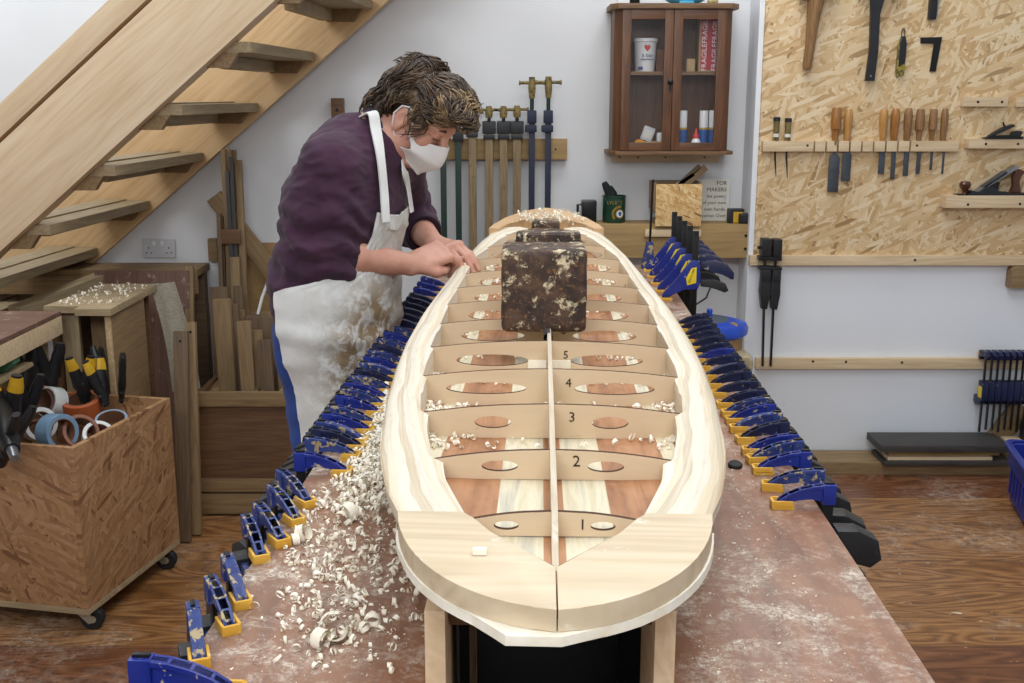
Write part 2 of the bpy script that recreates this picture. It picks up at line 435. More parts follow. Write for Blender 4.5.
def m_table():
    t = NT('bench_ply'); v = t.coords((1, 1, 1), rnd=False)
    mp = t.node('ShaderNodeMapping'); mp.inputs['Scale'].default_value = (30, 4, 1); t.link(v, mp.inputs[0])
    g = t.noise(mp.outputs[0], 1, 5, .6, .5)
    base = t.ramp(g, [(.3, '#67402a'), (.55, '#86573b'), (.8, '#9a6a4a')])
    big = t.noise(v, 3.2, 4, .6); mid = t.noise(v, 17, 7, .75, .5); fine = t.noise(v, 150, 8, .85); mid2 = t.noise(v, 50, 7, .78, .3)
    a = t.math('MULTIPLY', t.ramp(big, [(.36, 0.0), (.60, 1.0)]), t.ramp(mid, [(.43, 0.0), (.62, 1.0)]))
    b = t.math('MULTIPLY', t.math('ADD', a, t.math('MULTIPLY', t.ramp(mid2, [(.5, 0.0), (.68, 1.0)]), .5)), t.ramp(fine, [(.42, .05), (.60, 1.0)]))
    speck = t.ramp(fine, [(.60, 0.0), (.67, 1.0)])
    mask = t.math('MINIMUM', t.math('MAXIMUM', b, t.math('MULTIPLY', speck, .75)), 1.0)
    mask = t.math('MAXIMUM', mask, t.ramp(big, [(.3, .0), (.7, .12)]))
    col = t.mix(mask, base, '#e6dccb')
    dk = t.noise(v, 6, 4, .6); col = t.mix(t.ramp(dk, [(.60, 0.0), (.75, .4)]), col, '#4a3024')
    t.bump(mask, .35, .002)
    M['bench_ply'] = t.done(col, t.ramp(mask, [(0, .34), (.6, .75)]))
m_table()
def m_wall(name, c1, c2):
    t = NT(name); v = t.coords((1, 1, 1), rnd=False)
    n = t.noise(v, 1.3, 4); f = t.noise(v, 60, 4)
    col = t.ramp(n, [(.3, c1), (.7, c2)])
    sc = t.node('ShaderNodeMapping'); sc.inputs['Scale'].default_value = (30, 30, 8); t.link(v, sc.inputs[0])
    k = t.noise(sc.outputs[0], 1, 3); col = t.mix(t.ramp(k, [(.74, 0.0), (.8, .25)]), col, '#9a958c')
    t.bump(f, .08, .002); M[name] = t.done(col, .7)
m_wall('wall_paint', '#d3d3d3', '#dedede'); m_wall('panel_paint', '#dfe2e6', '#e8eaec')
def chipped(name, base, chip, th=.6, sc=26, rough=.4, base2=None):
    t = NT(name); v = t.coords((sc, sc, sc)); n = t.noise(v, 1.6, 5, .6, .4); n2 = t.noise(v, .6, 3)
    c = t.ramp(n2, [(.3, base), (.7, base2 or base)])
    m = t.ramp(n, [(th, 0.0), (th+.04, 1.0)]); M[name] = t.done(t.mix(m, c, chip), rough)
chipped('clamp_blue', '#142272', '#b7a988', .63, 30, .36, '#1a2d86')
chipped('clamp_blue_dirty', '#1a2a66', '#a8956e', .555, 38, .45, '#2c3f7c')
chipped('clamp_navy', '#0e1430', '#8f8878', .64, 34, .4, '#141d48')
chipped('clamp_black', '#141416', '#55524a', .68, 30, .45, '#1e1f22')
chipped('pad_yellow', '#cf9a2e', '#e2cc98', .62, 30, .5, '#dcab42')
plain('label_yellow', '#e0c41c', .45)
plain('black_steel', '#151515', .38, .3)
plain('black_plastic', '#18181a', .42)
plain('dark_rubber', '#101010', .7)
plain('steel', '#8d8f92', .35, .85, .2)
plain('blade_steel', '#4e5256', .4, .6, .25)
plain('castor_zinc', '#a9a595', .38, .7)
plain('white_plastic', '#e4e4e4', .35, var=.03)
plain('white_paper', '#d9d5c8', .8, var=.05)
plain('ink', '#2a2520', .8)
chipped('knife_yellow', '#8a7a2a', '#4c4a30', .5, 40, .5, '#a08c30')
plain('heart_red', '#c8302c', .5)
plain('label_navy', '#2a3474', .5)
plain('tape_red', '#a92330', .45)
plain('green_bar', '#0c2a22', .5)
plain('navy_bar', '#0c1430', .5)
chipped('brass_dirty', '#6b5a30', '#2c2618', .55, 60, .5, '#8c7840')
plain('blue_bin', '#1c2c86', .38, var=.08)
plain('lid_blue', '#1d47b4', .32, var=.08)
plain('lid_grey', '#4a5560', .6)
plain('tan_card', '#9a7a50', .85)
plain('sack', '#a59678', .9, var=.25, sc=60)
plain('green_sponge', '#4d7a5c', .9)
plain('pale_roll', '#b9a878', .7)
plain('tape_brown', '#7a4326', .4)
plain('tape_core', '#6a4630', .85)
plain('tape_blue', '#6f8ba3', .45)
plain('tape_white', '#cfd0cc', .5)
plain('tape_orange', '#a2532c', .45)
plain('grip_yellow', '#c4981c', .5)
plain('tin_green', '#17402f', .35)
plain('tin_gold', '#b8933c', .35, .5)
plain('glove_dark', '#18241f', .8)
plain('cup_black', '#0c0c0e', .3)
plain('spray_blue', '#2a5a9c', .35)
plain('turquoise', '#4aa3c4', .4)
plain('cardboard', '#a98f66', .85)
plain('orange_toy', '#d08a30', .5)
plain('grey_socket', '#c4c4c6', .35, var=.03)
plain('string_white', '#d6d6d2', .8)
plain('ply_end', '#b79c74', .7, var=.25, sc=80)
plain('char_ink', '#3a2716', .8)
plain('burn', '#4a2c16', .85)
def m_iron():
    t = NT('rusty_iron'); v = t.coords((1, 1, 1), rnd=True)
    n = t.noise(v, 22, 6, .65, .3); n2 = t.noise(v, 70, 6, .7); n3 = t.noise(v, 30, 6, .75, .5)
    c = t.ramp(n, [(.3, '#231915'), (.48, '#3e2c23'), (.6, '#5c4332'), (.74, '#3a2a22')])
    c = t.mix(t.ramp(n2, [(.56, 0.0), (.66, .75)]), c, '#94683a')
    pk = t.math('MULTIPLY', t.ramp(n3, [(.535, 0.0), (.575, 1.0)]), t.ramp(n2, [(.40, 0.0), (.52, 1.0)]))
    c = t.mix(pk, c, '#d9c9a6')
    sp = t.ramp(t.noise(v, 40, 3), [(.70, 0.0), (.73, 1.0)]); c = t.mix(sp, c, '#b08a52')
    t.bump(t.math('ADD', n2, pk), .6, .004); M['rusty_iron'] = t.done(c, .6, .15)
m_iron()
def m_skin():
    t = NT('skin'); v = t.coords((1, 1, 1), rnd=False); n = t.noise(v, 9, 4); n2 = t.noise(v, 60, 5)
    c = t.ramp(n, [(.3, '#c08a74'), (.55, '#cf9c86'), (.75, '#c98474')])
    c = t.mix(t.math('MULTIPLY', n2, .25), c, '#b06e5c'); t.bump(n2, .12, .002)
    M['skin'] = t.done(c, .5); t.b.inputs['Subsurface Weight'].default_value = .08
    t.b.inputs['Subsurface Radius'].default_value = (.012, .005, .003)
m_skin()
def m_cloth(name, c1, c2, sc=220, rough=.9, sheen=.3):
    t = NT(name); v = t.coords((1, 1, 1), rnd=False); n = t.noise(v, 14, 4); w = t.noise(v, sc*3, 2)
    c = t.ramp(n, [(.3, c1), (.7, c2)]); t.bump(w, .25, .0015); M[name] = t.done(c, rough); t.b.inputs['Sheen Weight'].default_value = sheen
m_cloth('plum_fleece', '#33182c', '#432239', sheen=.06); m_cloth('plum_rib', '#2a1526', '#351d30', sheen=.06); m_cloth('navy_jersey', '#141a36', '#1c2444'); m_cloth('denim', '#183270', '#234790', 300, sheen=.05)
m_cloth('white_shirt', '#d8d8d8', '#e6e6e6'); m_cloth('leather_boot', '#3a2a1e', '#4c382a', 40, .6, 0)
def m_apron():
    t = NT('apron_canvas'); v = t.coords((1, 1, 1), rnd=False)
    n = t.noise(v, 6, 4); c = t.ramp(n, [(.3, '#d4d3ce'), (.7, '#e6e6e3')])
    big = t.noise(v, 5.0, 4, .6); mid = t.noise(v, 26, 6, .7, .4)
    at = t.node('ShaderNodeAttribute', attribute_name='stain')
    m = t.math('MULTIPLY', t.math('MULTIPLY', at.outputs['Fac'], t.ramp(big, [(.25, 0.4), (.55, 1.0)])), t.ramp(mid, [(.40, 0.05), (.54, 1.0)]))
    c = t.mix(t.math('MULTIPLY', m, .9), c, '#86693a')
    n5 = t.noise(v, 22, 3, .5); k = t.math('MULTIPLY', at.outputs['Fac'], t.ramp(n5, [(.68, 0.0), (.72, 1.0)])); c = t.mix(t.math('MULTIPLY', k, .8), c, '#5a3418')
    t.bump(t.noise(v, 500, 2), .2, .0015); M['apron_canvas'] = t.done(c, .85)
m_apron(); m_cloth('mask_white', '#d8d5d2', '#e6e3e0', 260, .8)
def m_hair():
    t = NT('hair'); v = t.coords((1, 1, 1), rnd=False); n = t.noise(v, 26, 4, .6)
    f = t.noise(v, 260, 2)
    c = t.ramp(t.math('ADD', t.math('MULTIPLY', n, .75), t.math('MULTIPLY', f, .25)), [(.32, '#241a13'), (.5, '#453424'), (.68, '#6b5338')]); M['hair'] = t.done(c, .45)
    t = NT('hair_blond'); v = t.coords((1, 1, 1), rnd=False); n = t.noise(v, 40, 4, .6)
    M['hair_blond'] = t.done(t.ramp(n, [(.35, '#4a3826'), (.5, '#7d6444'), (.68, '#a88b62')]), .42)
m_hair()
def m_skinplank():
    """bottom skin of the board: strips of pale and red-brown wood running its length; object X is across the hull"""
    t = NT('hull_planks'); v = t.coords((1, 1, 1), rnd=False)
    sp = t.node('ShaderNodeSeparateXYZ'); t.link(v, sp.inputs[0]); ax = t.math('ABSOLUTE', sp.outputs[0])
    mp = t.node('ShaderNodeMapping'); mp.inputs['Scale'].default_value = (60, 4, 10); t.link(v, mp.inputs[0])
    n = t.noise(mp.outputs[0], 1, 6, .6, .4)
    mp2 = t.node('ShaderNodeMapping'); mp2.inputs['Scale'].default_value = (25, 9, 10); t.link(v, mp2.inputs[0]); n2 = t.noise(mp2.outputs[0], 1, 4, .6, 1.0)
    pale = t.ramp(n, [(.3, '#c4b795'), (.5, '#dcd2b6'), (.72, '#aaa698')])
    red = t.ramp(t.math('ADD', t.math('MULTIPLY', n, .6), t.math('MULTIPLY', n2, .4)), [(.32, '#7d4c30'), (.5, '#a87650'), (.7, '#be8e66')])
    st = t.ramp(t.math('MULTIPLY', ax, 4.0), [(0, 1.0), (.045, 0.0), (.26, 1.0), (.60, 0.0), (.69, 1.0), (.86, 0.0)], 'CONSTANT')
    c = t.mix(st, pale, red); M['hull_planks'] = t.done(c, .5)
m_skinplank()
def m_shav():
    t = NT('shaving_wood'); v = t.coords((1, 1, 1), rnd=False); n = t.noise(v, 30, 3)
    M['shaving_wood'] = t.done(t.ramp(n, [(.3, '#e6dac0'), (.7, '#f8f2e4')]), .7)
m_shav()
def m_weave():
    t = NT('hessian'); v = t.coords((1, 1, 1), rnd=False)
    ck = t.node('ShaderNodeTexBrick'); mp = t.node('ShaderNodeMapping'); mp.inputs['Rotation'].default_value = (PI/2, 0, 0); t.link(v, mp.inputs[0]); t.link(mp.outputs[0], ck.inputs['Vector'])
    ck.inputs['Scale'].default_value = 60; ck.inputs['Color1'].default_value = lin('#b3ab98'); ck.inputs['Color2'].default_value = lin('#a09884'); ck.inputs['Mortar'].default_value = lin('#6c6454')
    t.bump(ck.outputs['Fac'], .4, .003); M['hessian'] = t.done(ck.outputs['Color'], .95)
m_weave()
def m_glass():
    t = NT('pane_glass'); g = t.node('ShaderNodeBsdfGlass'); g.inputs['IOR'].default_value = 1.45; g.inputs['Roughness'].default_value = .02
    tr = t.node('ShaderNodeBsdfTransparent'); gl = t.node('ShaderNodeBsdfGlossy'); gl.inputs['Roughness'].default_value = .05
    mx = t.node('ShaderNodeMixShader'); mx.inputs[0].default_value = .035
    t.link(tr.outputs[0], mx.inputs[1]); t.link(gl.outputs[0], mx.inputs[2]); t.link(mx.outputs[0], t.n['Material Output'].inputs['Surface'])
    t.n.remove(g); M['pane_glass'] = t.m
m_glass()
# ================================================================== SETTING
YB, YP = 4.89, 4.70                       # back wall, and the tool wall that stands forward of it
XP = 1.016
solo('floor', MB().box((0, 2.0, -.05), (6.6, 6.2, .1)), 'floor_boards', kind='structure')
solo('wall_back', MB().box((-1.0, YB+.05, 1.6), (4.7, .1, 3.2)), 'wall_paint', kind='structure')
solo('wall_right', MB().box((XP+1.1, YP+.15, 1.6), (2.2, .30, 3.2), bev=.004), 'panel_paint', kind='structure')
solo('wall_left', MB().box((-3.3, 1.9, 1.6), (.1, 6.1, 3.2)), 'wall_paint', kind='structure')
solo('wall_front', MB().box((0, -1.15, 1.6), (6.7, .1, 3.2)), 'wall_paint', kind='structure')
# ------------------------------------------------------------------ staircase
rzs = -.056
st = thing('staircase', 'open-riser pine staircase climbing to the right along the back wall', 'staircase', (-1.105, 4.30, 0), rzs)
SM = wm(st)
def S(x, y, z): return SM @ Vector((x, y, z))
slope = math.atan(.826); cs, sn = math.cos(slope), math.sin(slope)
upn = (-sn*math.cos(rzs), -sn*math.sin(rzs), cs)
def stringer(name, y, xlow, zlow, w, t, mat, off=0):
    # lower edge passes through (xlow, zlow); board runs both ways
    c0 = S(xlow-2.2*cs, y, zlow-2.2*sn); c1 = S(xlow+2.6*cs, y, zlow+2.6*sn)
    n = Vector((0, 0, 1)); d = (c1-c0).normalized(); n = (SM.to_3x3() @ Vector((-sn, 0, cs)))
    p0 = c0+n*(w/2+off); p1 = c1+n*(w/2+off)
    z0 = min(p0.z, p1.z)
    yl = SM.to_3x3() @ Vector((0, 1, 0))
    if p0.z < .02: # start where the board meets the floor
        p0 = p0+d*((.02+w*.5*cs-p0.z)/d.z if p0.z < .02+w*.5*cs else 0)
    return board(name, p0, p1, w, t, mat, up=yl, parent=st)
Yn = -.46
stringer('stringer', Yn+.02, .0, 1.622, .265, .085, 'pine_pale')
stringer('handrail', Yn, .0, 1.622, .082, .045, 'pine_pale', off=.279)
stringer('spacer', Yn+.045, .0, 1.622, .08, .03, 'pine', off=.235)
stringer('stringer', .535, .0, 1.525, .30, .04, 'pine_warm')
for k in range(-5, 5):
    xb, zt = .252*k, 1.571+.209*k
    if zt < .3: continue
    bw = .235
    o = board('tread', S(xb-bw/2-.008, Yn+.03, zt-.018), S(xb-bw/2-.008, .51, zt-.018), bw, .036, 'pine_grey', parent=st)
    o2 = board('tread_insert', S(xb-.165, Yn+.03, zt+.003), S(xb-.165, .51, zt+.003), .11, .006, 'pine_grey', parent=o)
    for y, dy in ((.50, -1), (Yn+.04, 1)):
        mb = MB(); mb.prism([(-.20, 0), (-.05, 0), (-.085, -.05), (-.20, -.05)], .03, Matrix.Translation((xb, y, zt-.036)) @ Matrix.Rotation(PI/2, 4, 'X'))
        me = mb.mesh('cleat'); me.transform(SM); me.transform(wm(o).inverted()); setmat(me, 'rough_light')
        c = bpy.data.objects.new('cleat', me); COL.objects.link(c); c.parent = o
    # second batten beneath the tread, under its middle
    b2 = board('batten', S(xb-.20, -.10, zt-.060), S(xb-.20, .49, zt-.060), .05, .045, 'pine_grey', parent=o)
# ------------------------------------------------------------------ double power socket
p = atY(159.5, 248, YB)
so = thing('power_socket', 'white double power socket on the wall beneath the staircase', 'socket', (p.x, YB, p.z-.043))
part('face_plate', MB().box((p.x, YB-.006, p.z), (.146, .012, .086), bev=.004), 'grey_socket', so)
for s in (-1, 1):
    part('switch', MB().box((p.x+s*.018, YB-.014, p.z+.022), (.013, .008, .02), bev=.002), 'white_plastic', so)
    h = MB()
    for dx, dz, a, b in ((0, .006, .004, .008), (-.011, -.016, .007, .004), (.011, -.016, .007, .004)):
        h.box((p.x+s*.045+dx, YB-.0122, p.z-.004+dz), (a, .001, b))
    part('pin_hole', h, 'dark_rubber', so)
# ================================================================== THE SURFBOARD FRAME
HY0 = .893; hx0 = .0400; hrz = -math.atan(.0265)
hull = thing('surfboard_frame', 'unfinished hollow wooden surfboard with numbered ribs open on top', 'surfboard', (hx0, HY0, 1.095), hrz)
HMx = wm(hull)
HW = [(0, 0.004), (.012, .028), (.03, .060), (.067, .098), (.147, .141), (.217, .166), (.307, .193), (.397, .212), (.49, .228), (.582, .239), (.757, .256), (.95, .267), (1.153, .273), (1.4, .272), (1.707, .260),
      (1.95, .248), (2.227, .229), (2.45, .205), (2.667, .172), (2.80, .135), (2.92, .078), (2.97, .03), (2.985, .004)]
IW = [(.0, .0), (.226, .089), (.357, .132), (.557, .174), (.777, .206), (.937, .2165), (1.167, .223), (1.5, .229), (2.03, .214), (2.2, .204), (2.487, .150), (2.62, .10), (2.7, .04), (2.985, 0.0)]
def interp(T, y):
    if y <= T[0][0]: return T[0][1]
    for (a, b), (c, d) in zip(T, T[1:]):
        if y <= c: return b+(d-b)*(y-a)/(c-a)
    return T[-1][1]
def ztop(y):                                # rail top, hull-local
    return .062+.055*max(0, (y-1.7)/1.3)**2+.0*y
ZBT = [(0, .044), (.22, .041), (.43, .030), (.64, .018), (.85, .007), (1.06, .0), (1.6, .0), (2.0, .006), (2.4, .021), (2.7, .038), (2.985, .062)]
def zbot(y): return interp(ZBT, y)
RY = [.221+.2105*k for k in range(12)]       # rib stations
# bottom skin
mb = MB(); rows = []
ys = [i/60*2.985 for i in range(61)]
ys = [max(.03, y) for y in ys]; ys = sorted(set(ys))
def skin_rows(z_off, wadd):
    R = []
    for y in ys:
        w = interp(HW, y)+wadd
        R.append([Vector((w*(j/12*2-1), y, zbot(y)+z_off+.006*(abs(j/12*2-1))**2)) for j in range(13)])
    return R
A = skin_rows(0, -.004); B = skin_rows(-.009, -.006)
rings = [a+b[::-1] for a, b in zip(A, B)]
mb.loft(rings, True, True)
part('bottom_skin', mb, 'hull_planks', hull, world=False, ang=20)
# rails (with stepped inner edge and lamination lines, UV grain along the length)
def rail(sgn):
    y0, y1, n = .222, 2.665, 150
    rings = []; us = []
    for i in range(n+1):
        y = y0+(y1-y0)*i/n
        wo = interp(HW, y); wi = interp(IW, y)
        # inner edge steps out at every rib where strips were trimmed
        k = (y-.221)/.2105; fr = k-math.floor(k)
        st_ = (.014 if y < .75 else .008 if y < 1.2 else .003)*(1-fr)**.6
        w0_ = max(0, wi-.006); wi = max(0, wi-.010+st_)
        zt = ztop(y); zb = zbot(y)
        th = wo-w0_
        jag = .0012*noise.noise(Vector((y*14, sgn, 0)))
        pr = [(wi, zb+.004), (wi, zt-.006), (max(wi+.001, w0_+th*.22), zt-.001+jag), (max(wi+.002, w0_+th*.45), zt-.0015), (w0_+th*.68, zt-.004+jag), (w0_+th*.88, zt-.010), (wo-.001, zt-.018), (wo, zb+.022), (wo-.004, zb+.004)]
        rings.append([Vector((sgn*x, y, z)) for x, z in pr]); us.append(y)
    tb = bmesh.new(); uvl = tb.loops.layers.uv.new('UVMap')
    R = [[tb.verts.new(v) for v in r] for r in rings]; m = len(R[0])
    acc = [0, .05, .066, .082, .098, .112, .122, .15, .17, .23]
    for i in range(n):
        for j in range(m):
            k2 = (j+1) % m
            f = tb.faces.new((R[i][j], R[i][k2], R[i+1][k2], R[i+1][j]))
            uu = [(us[i], acc[j]), (us[i], acc[j+1]), (us[i+1], acc[j+1]), (us[i+1], acc[j])]
            for l, q in zip(f.loops, uu): l[uvl].uv = (q[0], q[1]+sgn*.5)
    tb.faces.new(R[0]); tb.faces.new(R[-1][::-1])
    bmesh.ops.recalc_face_normals(tb, faces=tb.faces)
    m_ = MB(); me = bpy.data.meshes.new('rail'); tb.to_mesh(me); tb.free(); finish(me, 40)
    o = part('rail', me, 'rail_wood', hull, world=False)
    # wedge strips proud of the inner edge: visible steps at ribs 2, 3 and 5
    return o
rail(-1); rail(1)
# nose plates: two halves mitred on the centre line
NP0 = [(0.004, .0), (.012, .028), (.03, .060), (.067, .098), (.147, .141), (.217, .166), (.235, .1715)]
NP = [(0.004, .0)]+[(.004+.231*(i/14)**1.6, 0) for i in range(1, 15)]
NP = [(y, .1715*math.sin(PI/2*min(1, ((y-.004)/.231)**.56*.86))/math.sin(PI/2*.86)) for y, _ in NP]
for s in (-1, 1):
    outer = [(s*w, y) for y, w in NP]
    poly = [(s*.0006, .002)]+outer[1:]+[(s*.100, .235), (s*.088, .218), (s*.068, .177), (s*.0006, .094)]
    mb = MB(); mb.prism(poly, .022, bev=.0015, z0=.041)
    part('nose_block', mb, 'nose_wood', hull, world=False)
# pale splintered lip of the skin showing under the nose
mb = MB(); L_ = [(-.046, -.004), (.004, -.005)]
right = [(w+.0025+.0015*noise.noise(Vector((y*60, 0, 0))), y+.001) for y, w in NP[2:] if w > .02]
left = [(-w-.0025+.0015*noise.noise(Vector((y*60, 5, 0))), y+.001) for y, w in NP[2:] if w > .06][::-1]
poly = left+L_+right
mb.prism(poly, .010, bev=.001, z0=.0305); part('nose_lip', mb, 'shaving_wood', hull, world=False)
# tail block
def tail():
    poly = [(w, y) for y, w in HW if y >= 2.60]
    poly = [(.183, 2.60)]+poly+[(-x, y) for x, y in poly[::-1]]+[(-.183, 2.60), (-.150, 2.60), (-.125, 2.68), (-.07, 2.76), (0, 2.80), (.07, 2.76), (.125, 2.68), (.150, 2.60)]
    mb = MB(); mb.prism(poly, .034, bev=.0015, z0=0)
    me = mb.mesh('tail_block')
    for v in me.vertices: v.co.z += ztop(v.co.y)-.028
    part('tail_block', me, 'tail_wood', hull, world=False)
tail()
# keel
mb = MB(); rg = []
for i in range(60):
    y = .12+(2.72-.12)*i/59; zt = ztop(y)+.0085 if y > .20 else zbot(y)+.004; zb = zbot(y)
    rg.append([Vector((-.0035, y, zb)), Vector((.0035, y, zb)), Vector((.0035, y, zt)), Vector((-.0035, y, zt))])
mb.loft(rg); part('keel', mb, 'keel_wood', hull, world=False)
# ribs
holes = {0: (.052, .0135, .0050), 1: (.067, .023, .0072), 2: (.085, .0265, .0090), 3: (.105, .066, .0100), 4: (.104, .066, .0110)}
def rib(k):
    y = RY[k]; hw = interp(IW, y)+(.012 if k else .03)
    if k == 0: hw = .112
    zt = ztop(y)-.0; zb = zbot(y)+.001
    mid = ztop(y)+.008-zb
    def top(x): return zb+mid-.015*(abs(x)/hw)**2
    r = thing_part('rib', k)
    for s in (-1, 1):
        hx, ha, hb = holes.get(k, (.112*min(1, hw/.2), .064*min(1, hw/.22), .0115))
        hz = zb+mid*.5-.002; N = 28
        # strip of quads around an elliptic hole between inner edge and outer edge
        x0, x1 = .0036, hw; t2 = .003
        outer = []; inner = []
        for i in range(N):
            a = 2*PI*i/N; ca, sa = math.cos(a), math.sin(a)
            inner.append((hx+ha*ca, hz+hb*sa))
            # project ray to the rectangular outline
            best = 1e9
            if ca > 1e-6: best = min(best, (x1-hx)/ca)
            if ca < -1e-6: best = min(best, (x0-hx)/ca)
            if sa > 1e-6:
                lo, hi = 0, 1
                for _ in range(24):
                    q = (lo+hi)/2
                    if hz+q*sa < top(hx+q*ca): lo = q
                    else: hi = q
                best = min(best, lo)
            if sa < -1e-6: best = min(best, (zb-hz)/sa)
            outer.append((hx+best*ca, hz+best*sa))
        # add exact corners by snapping nearest points
        for cx_, cz_ in ((x0, zb), (x1, zb), (x0, top(x0)), (x1, top(x1))):
            j = min(range(N), key=lambda q: (outer[q][0]-cx_)**2*.2+(outer[q][1]-cz_)**2*6)
            outer[j] = (cx_, cz_)
        tb = bmesh.new()
        V = lambda P, d: [tb.verts.new((s*x, y+d, z)) for x, z in P]
        of, ob, inf, inb = V(outer, -t2), V(outer, t2), V(inner, -t2), V(inner, t2)
        for i in range(N):
            j = (i+1) % N
            tb.faces.new((of[i], of[j], inf[j], inf[i])); tb.faces.new((ob[j], ob[i], inb[i], inb[j]))
            f = tb.faces.new((inf[i], inf[j], inb[j], inb[i])); f.material_index = 1
            f = tb.faces.new((of[j], of[i], ob[i], ob[j])); f.material_index = 1
        bmesh.ops.recalc_face_normals(tb, faces=tb.faces)
        me = bpy.data.meshes.new('rib_half'); tb.to_mesh(me); tb.free(); finish(me, 30)
        setmat(me, ['rib_ply', 'burn'])
        o = bpy.data.objects.new('rib_half', me); COL.objects.link(o); o.parent = r
    if k < 6:
        me = text_mesh(str(k+1), .021 if k else .017, .0003); setmat(me, 'char_ink')
        o = bpy.data.objects.new('number', me); COL.objects.link(o); o.parent = r
        o.matrix_basis = Matrix.Translation((.030, y-.0036, zb+mid*.62-(.004 if k == 0 else 0))) @ FACE_CAM
def thing_part(name, k):
    o = bpy.data.objects.new(name, None); o.empty_display_size = .02; COL.objects.link(o); o.parent = hull
    return o
for k in range(12): rib(k)
# pale repair blocks on the keel at rib five
mb = MB()
for s in (-1, 1): mb.box((s*.022, RY[4]-.006, zbot(RY[4])+.022), (.034, .005, .026), bev=.001)
part('glue_block', mb, 'shaving_wood', hull, world=False)
# ------------------------------------------------------------------ the box that carries it
YS0, YS1 = 1.06, 3.95
def axx(Y): return .040+.0355*(Y-1.06)
stand = thing('hull_stand', 'long pale timber box stand carrying the surfboard down the middle of the bench', 'stand', (axx(2.4), 2.4, .70))
for s in (-1, 1):
    a = Vector((axx(YS0)+s*.121, YS0, .8825)); b = Vector((axx(YS1)+s*.121, YS1, .8825))
    board('side_board', a, b, .022, .385 if True else 0, 'stand_wood' if False else 'pine_pale', parent=stand)
board('cross_rail', (axx(1.1)-.109, 1.10, 1.060), (axx(1.1)+.109, 1.10, 1.060), .030, .025, 'stand_inside', up=(0, 1, 0), parent=stand)
board('cross_rail', (axx(3.9)-.109, 3.9, .80), (axx(3.9)+.109, 3.9, .80), .02, .20, 'stand_inside', parent=stand)
part('shade_back', MB().box((axx(1.5), 1.50, .88), (.216, .01, .36)), 'cup_black', stand)  # black back, floor and side sheets stand in for deep shade inside the box
part('shade_floor', MB().box((axx(1.3), 1.29, .70), (.216, .42, .012)), 'cup_black', stand)
for s in (-1, 1): part('shade_side', MB().box((axx(1.3)+s*.1085, 1.31+.03*(s > 0), .865), (.003, .38-.06*(s > 0), .33)), 'cup_black', stand)
# cradles at which the hull sits on the box
for Y in (1.45, 2.2, 3.0, 3.6):
    zb_ = HMx @ Vector((0, Y-HY0, zbot(Y-HY0)-.010))
    h = zb_.z-1.071
    if h > .004: board('cradle', (axx(Y)-.131, Y, 1.075+h/2-.002), (axx(Y)+.131, Y, 1.075+h/2-.002), .03, max(.006, h), 'stand_wood', parent=stand)
# ------------------------------------------------------------------ workbench
TZ = .97
def eL(Y): return -.371+.0355*(Y-1.1)
def eR(Y): return .466+.0305*(Y-1.1)
bench = thing('workbench', 'long workbench with a red-brown plywood top dusted with pale sawdust', 'workbench', (axx(2.4), 2.4, 0))
Y0, Y1 = .78, 4.15
for s in (-1, 1):
    e = eL if s < 0 else eR
    def ins(Y): return axx(Y)+s*.1335
    poly = [(ins(Y0), Y0), (e(Y0), Y0), (e(Y1), Y1), (ins(Y1), Y1)]
    mb = MB(); mb.prism(poly, .025, z0=TZ-.025, bev=.0015)
    part('tabletop', mb, 'bench_ply', bench)
    mb = MB(); 
    P = [(e(Y0)-s*.10, Y0+.06), (e(Y0)-s*.135, Y0+.06), (e(Y1)-s*.135, Y1-.06), (e(Y1)-s*.10, Y1-.06)]
    mb.prism(P, .10, z0=TZ-.125); part('apron_rail', mb, 'rough_light', bench)
    for Y in (Y0+.12, 2.45, Y1-.12):
        x = e(Y)-s*.1175
        part('leg', MB().box((x, Y, (TZ-.025)/2), (.07, .07, TZ-.025), bev=.003), 'pine_grey', bench)
for Y in (Y0+.12, 2.45, Y1-.12):
    part('stretcher', MB().box(((eL(Y)+eR(Y))/2, Y+.045, .60), (.70, .02, .09), bev=.002), 'pine_grey', bench)
# ------------------------------------------------------------------ three old iron weights on the keel
def iron_weight(pxc, Yf, zb, w, h, d, label, kind):
    c = atY(pxc, 300, Yf); t = thing('iron_weight', label, 'weight', (c.x, Yf+d/2, zb), random.uniform(-.03, .03)); 
    mb = MB(); mb.box((0, 0, h/2), (w, d, h), bev=.018, seg=4)
    bm = mb.bm; bmesh.ops.subdivide_edges(bm, edges=[e for e in bm.edges if e.calc_length() > .03], cuts=7, use_grid_fill=True)
    for v in bm.verts:
        q = v.co; n = noise.noise(q*38)*.0022+noise.noise(q*110)*.0010
        v.co += q.normalized()*n+Vector((0, 0, noise.noise(q*18)*.001))
    if kind == 'lug':
        for s in (-1, 1): pass
    part('block', mb, 'rusty_iron', t, world=False, ang=60)
    mb = MB()
    if kind == 'handle':
        mb.tube([(-w*.28, 0, h-.004), (-w*.27, 0, h+.022), (-w*.12, 0, h+.034), (w*.12, 0, h+.034), (w*.27, 0, h+.022), (w*.28, 0, h-.004)], .011, 10)
        part('handle', mb, 'rusty_iron', t, world=False)
    elif kind == 'ridge':
        mb.box((0, d*.2, h+.006), (w*.92, d*.45, .024), bev=.012, seg=3)
        part('ridge', mb, 'rusty_iron', t, world=False)
    return t
ZT = 1.095+.066
iron_weight(544.5, 2.06, ZT-.004, .163, .160, .12, 'big rusty iron weight with peeling pale flecks, nearest on the board', 'plain')
iron_weight(549, 2.20, ZT-.004, .146, .150, .12, 'rusty iron weight with a raised ridge standing close behind the big one', 'ridge')
iron_weight(546, 2.95, ZT+.006, .083, .082, .10, 'small dark iron weight farthest along the board, near the pale shavings', 'ridge')
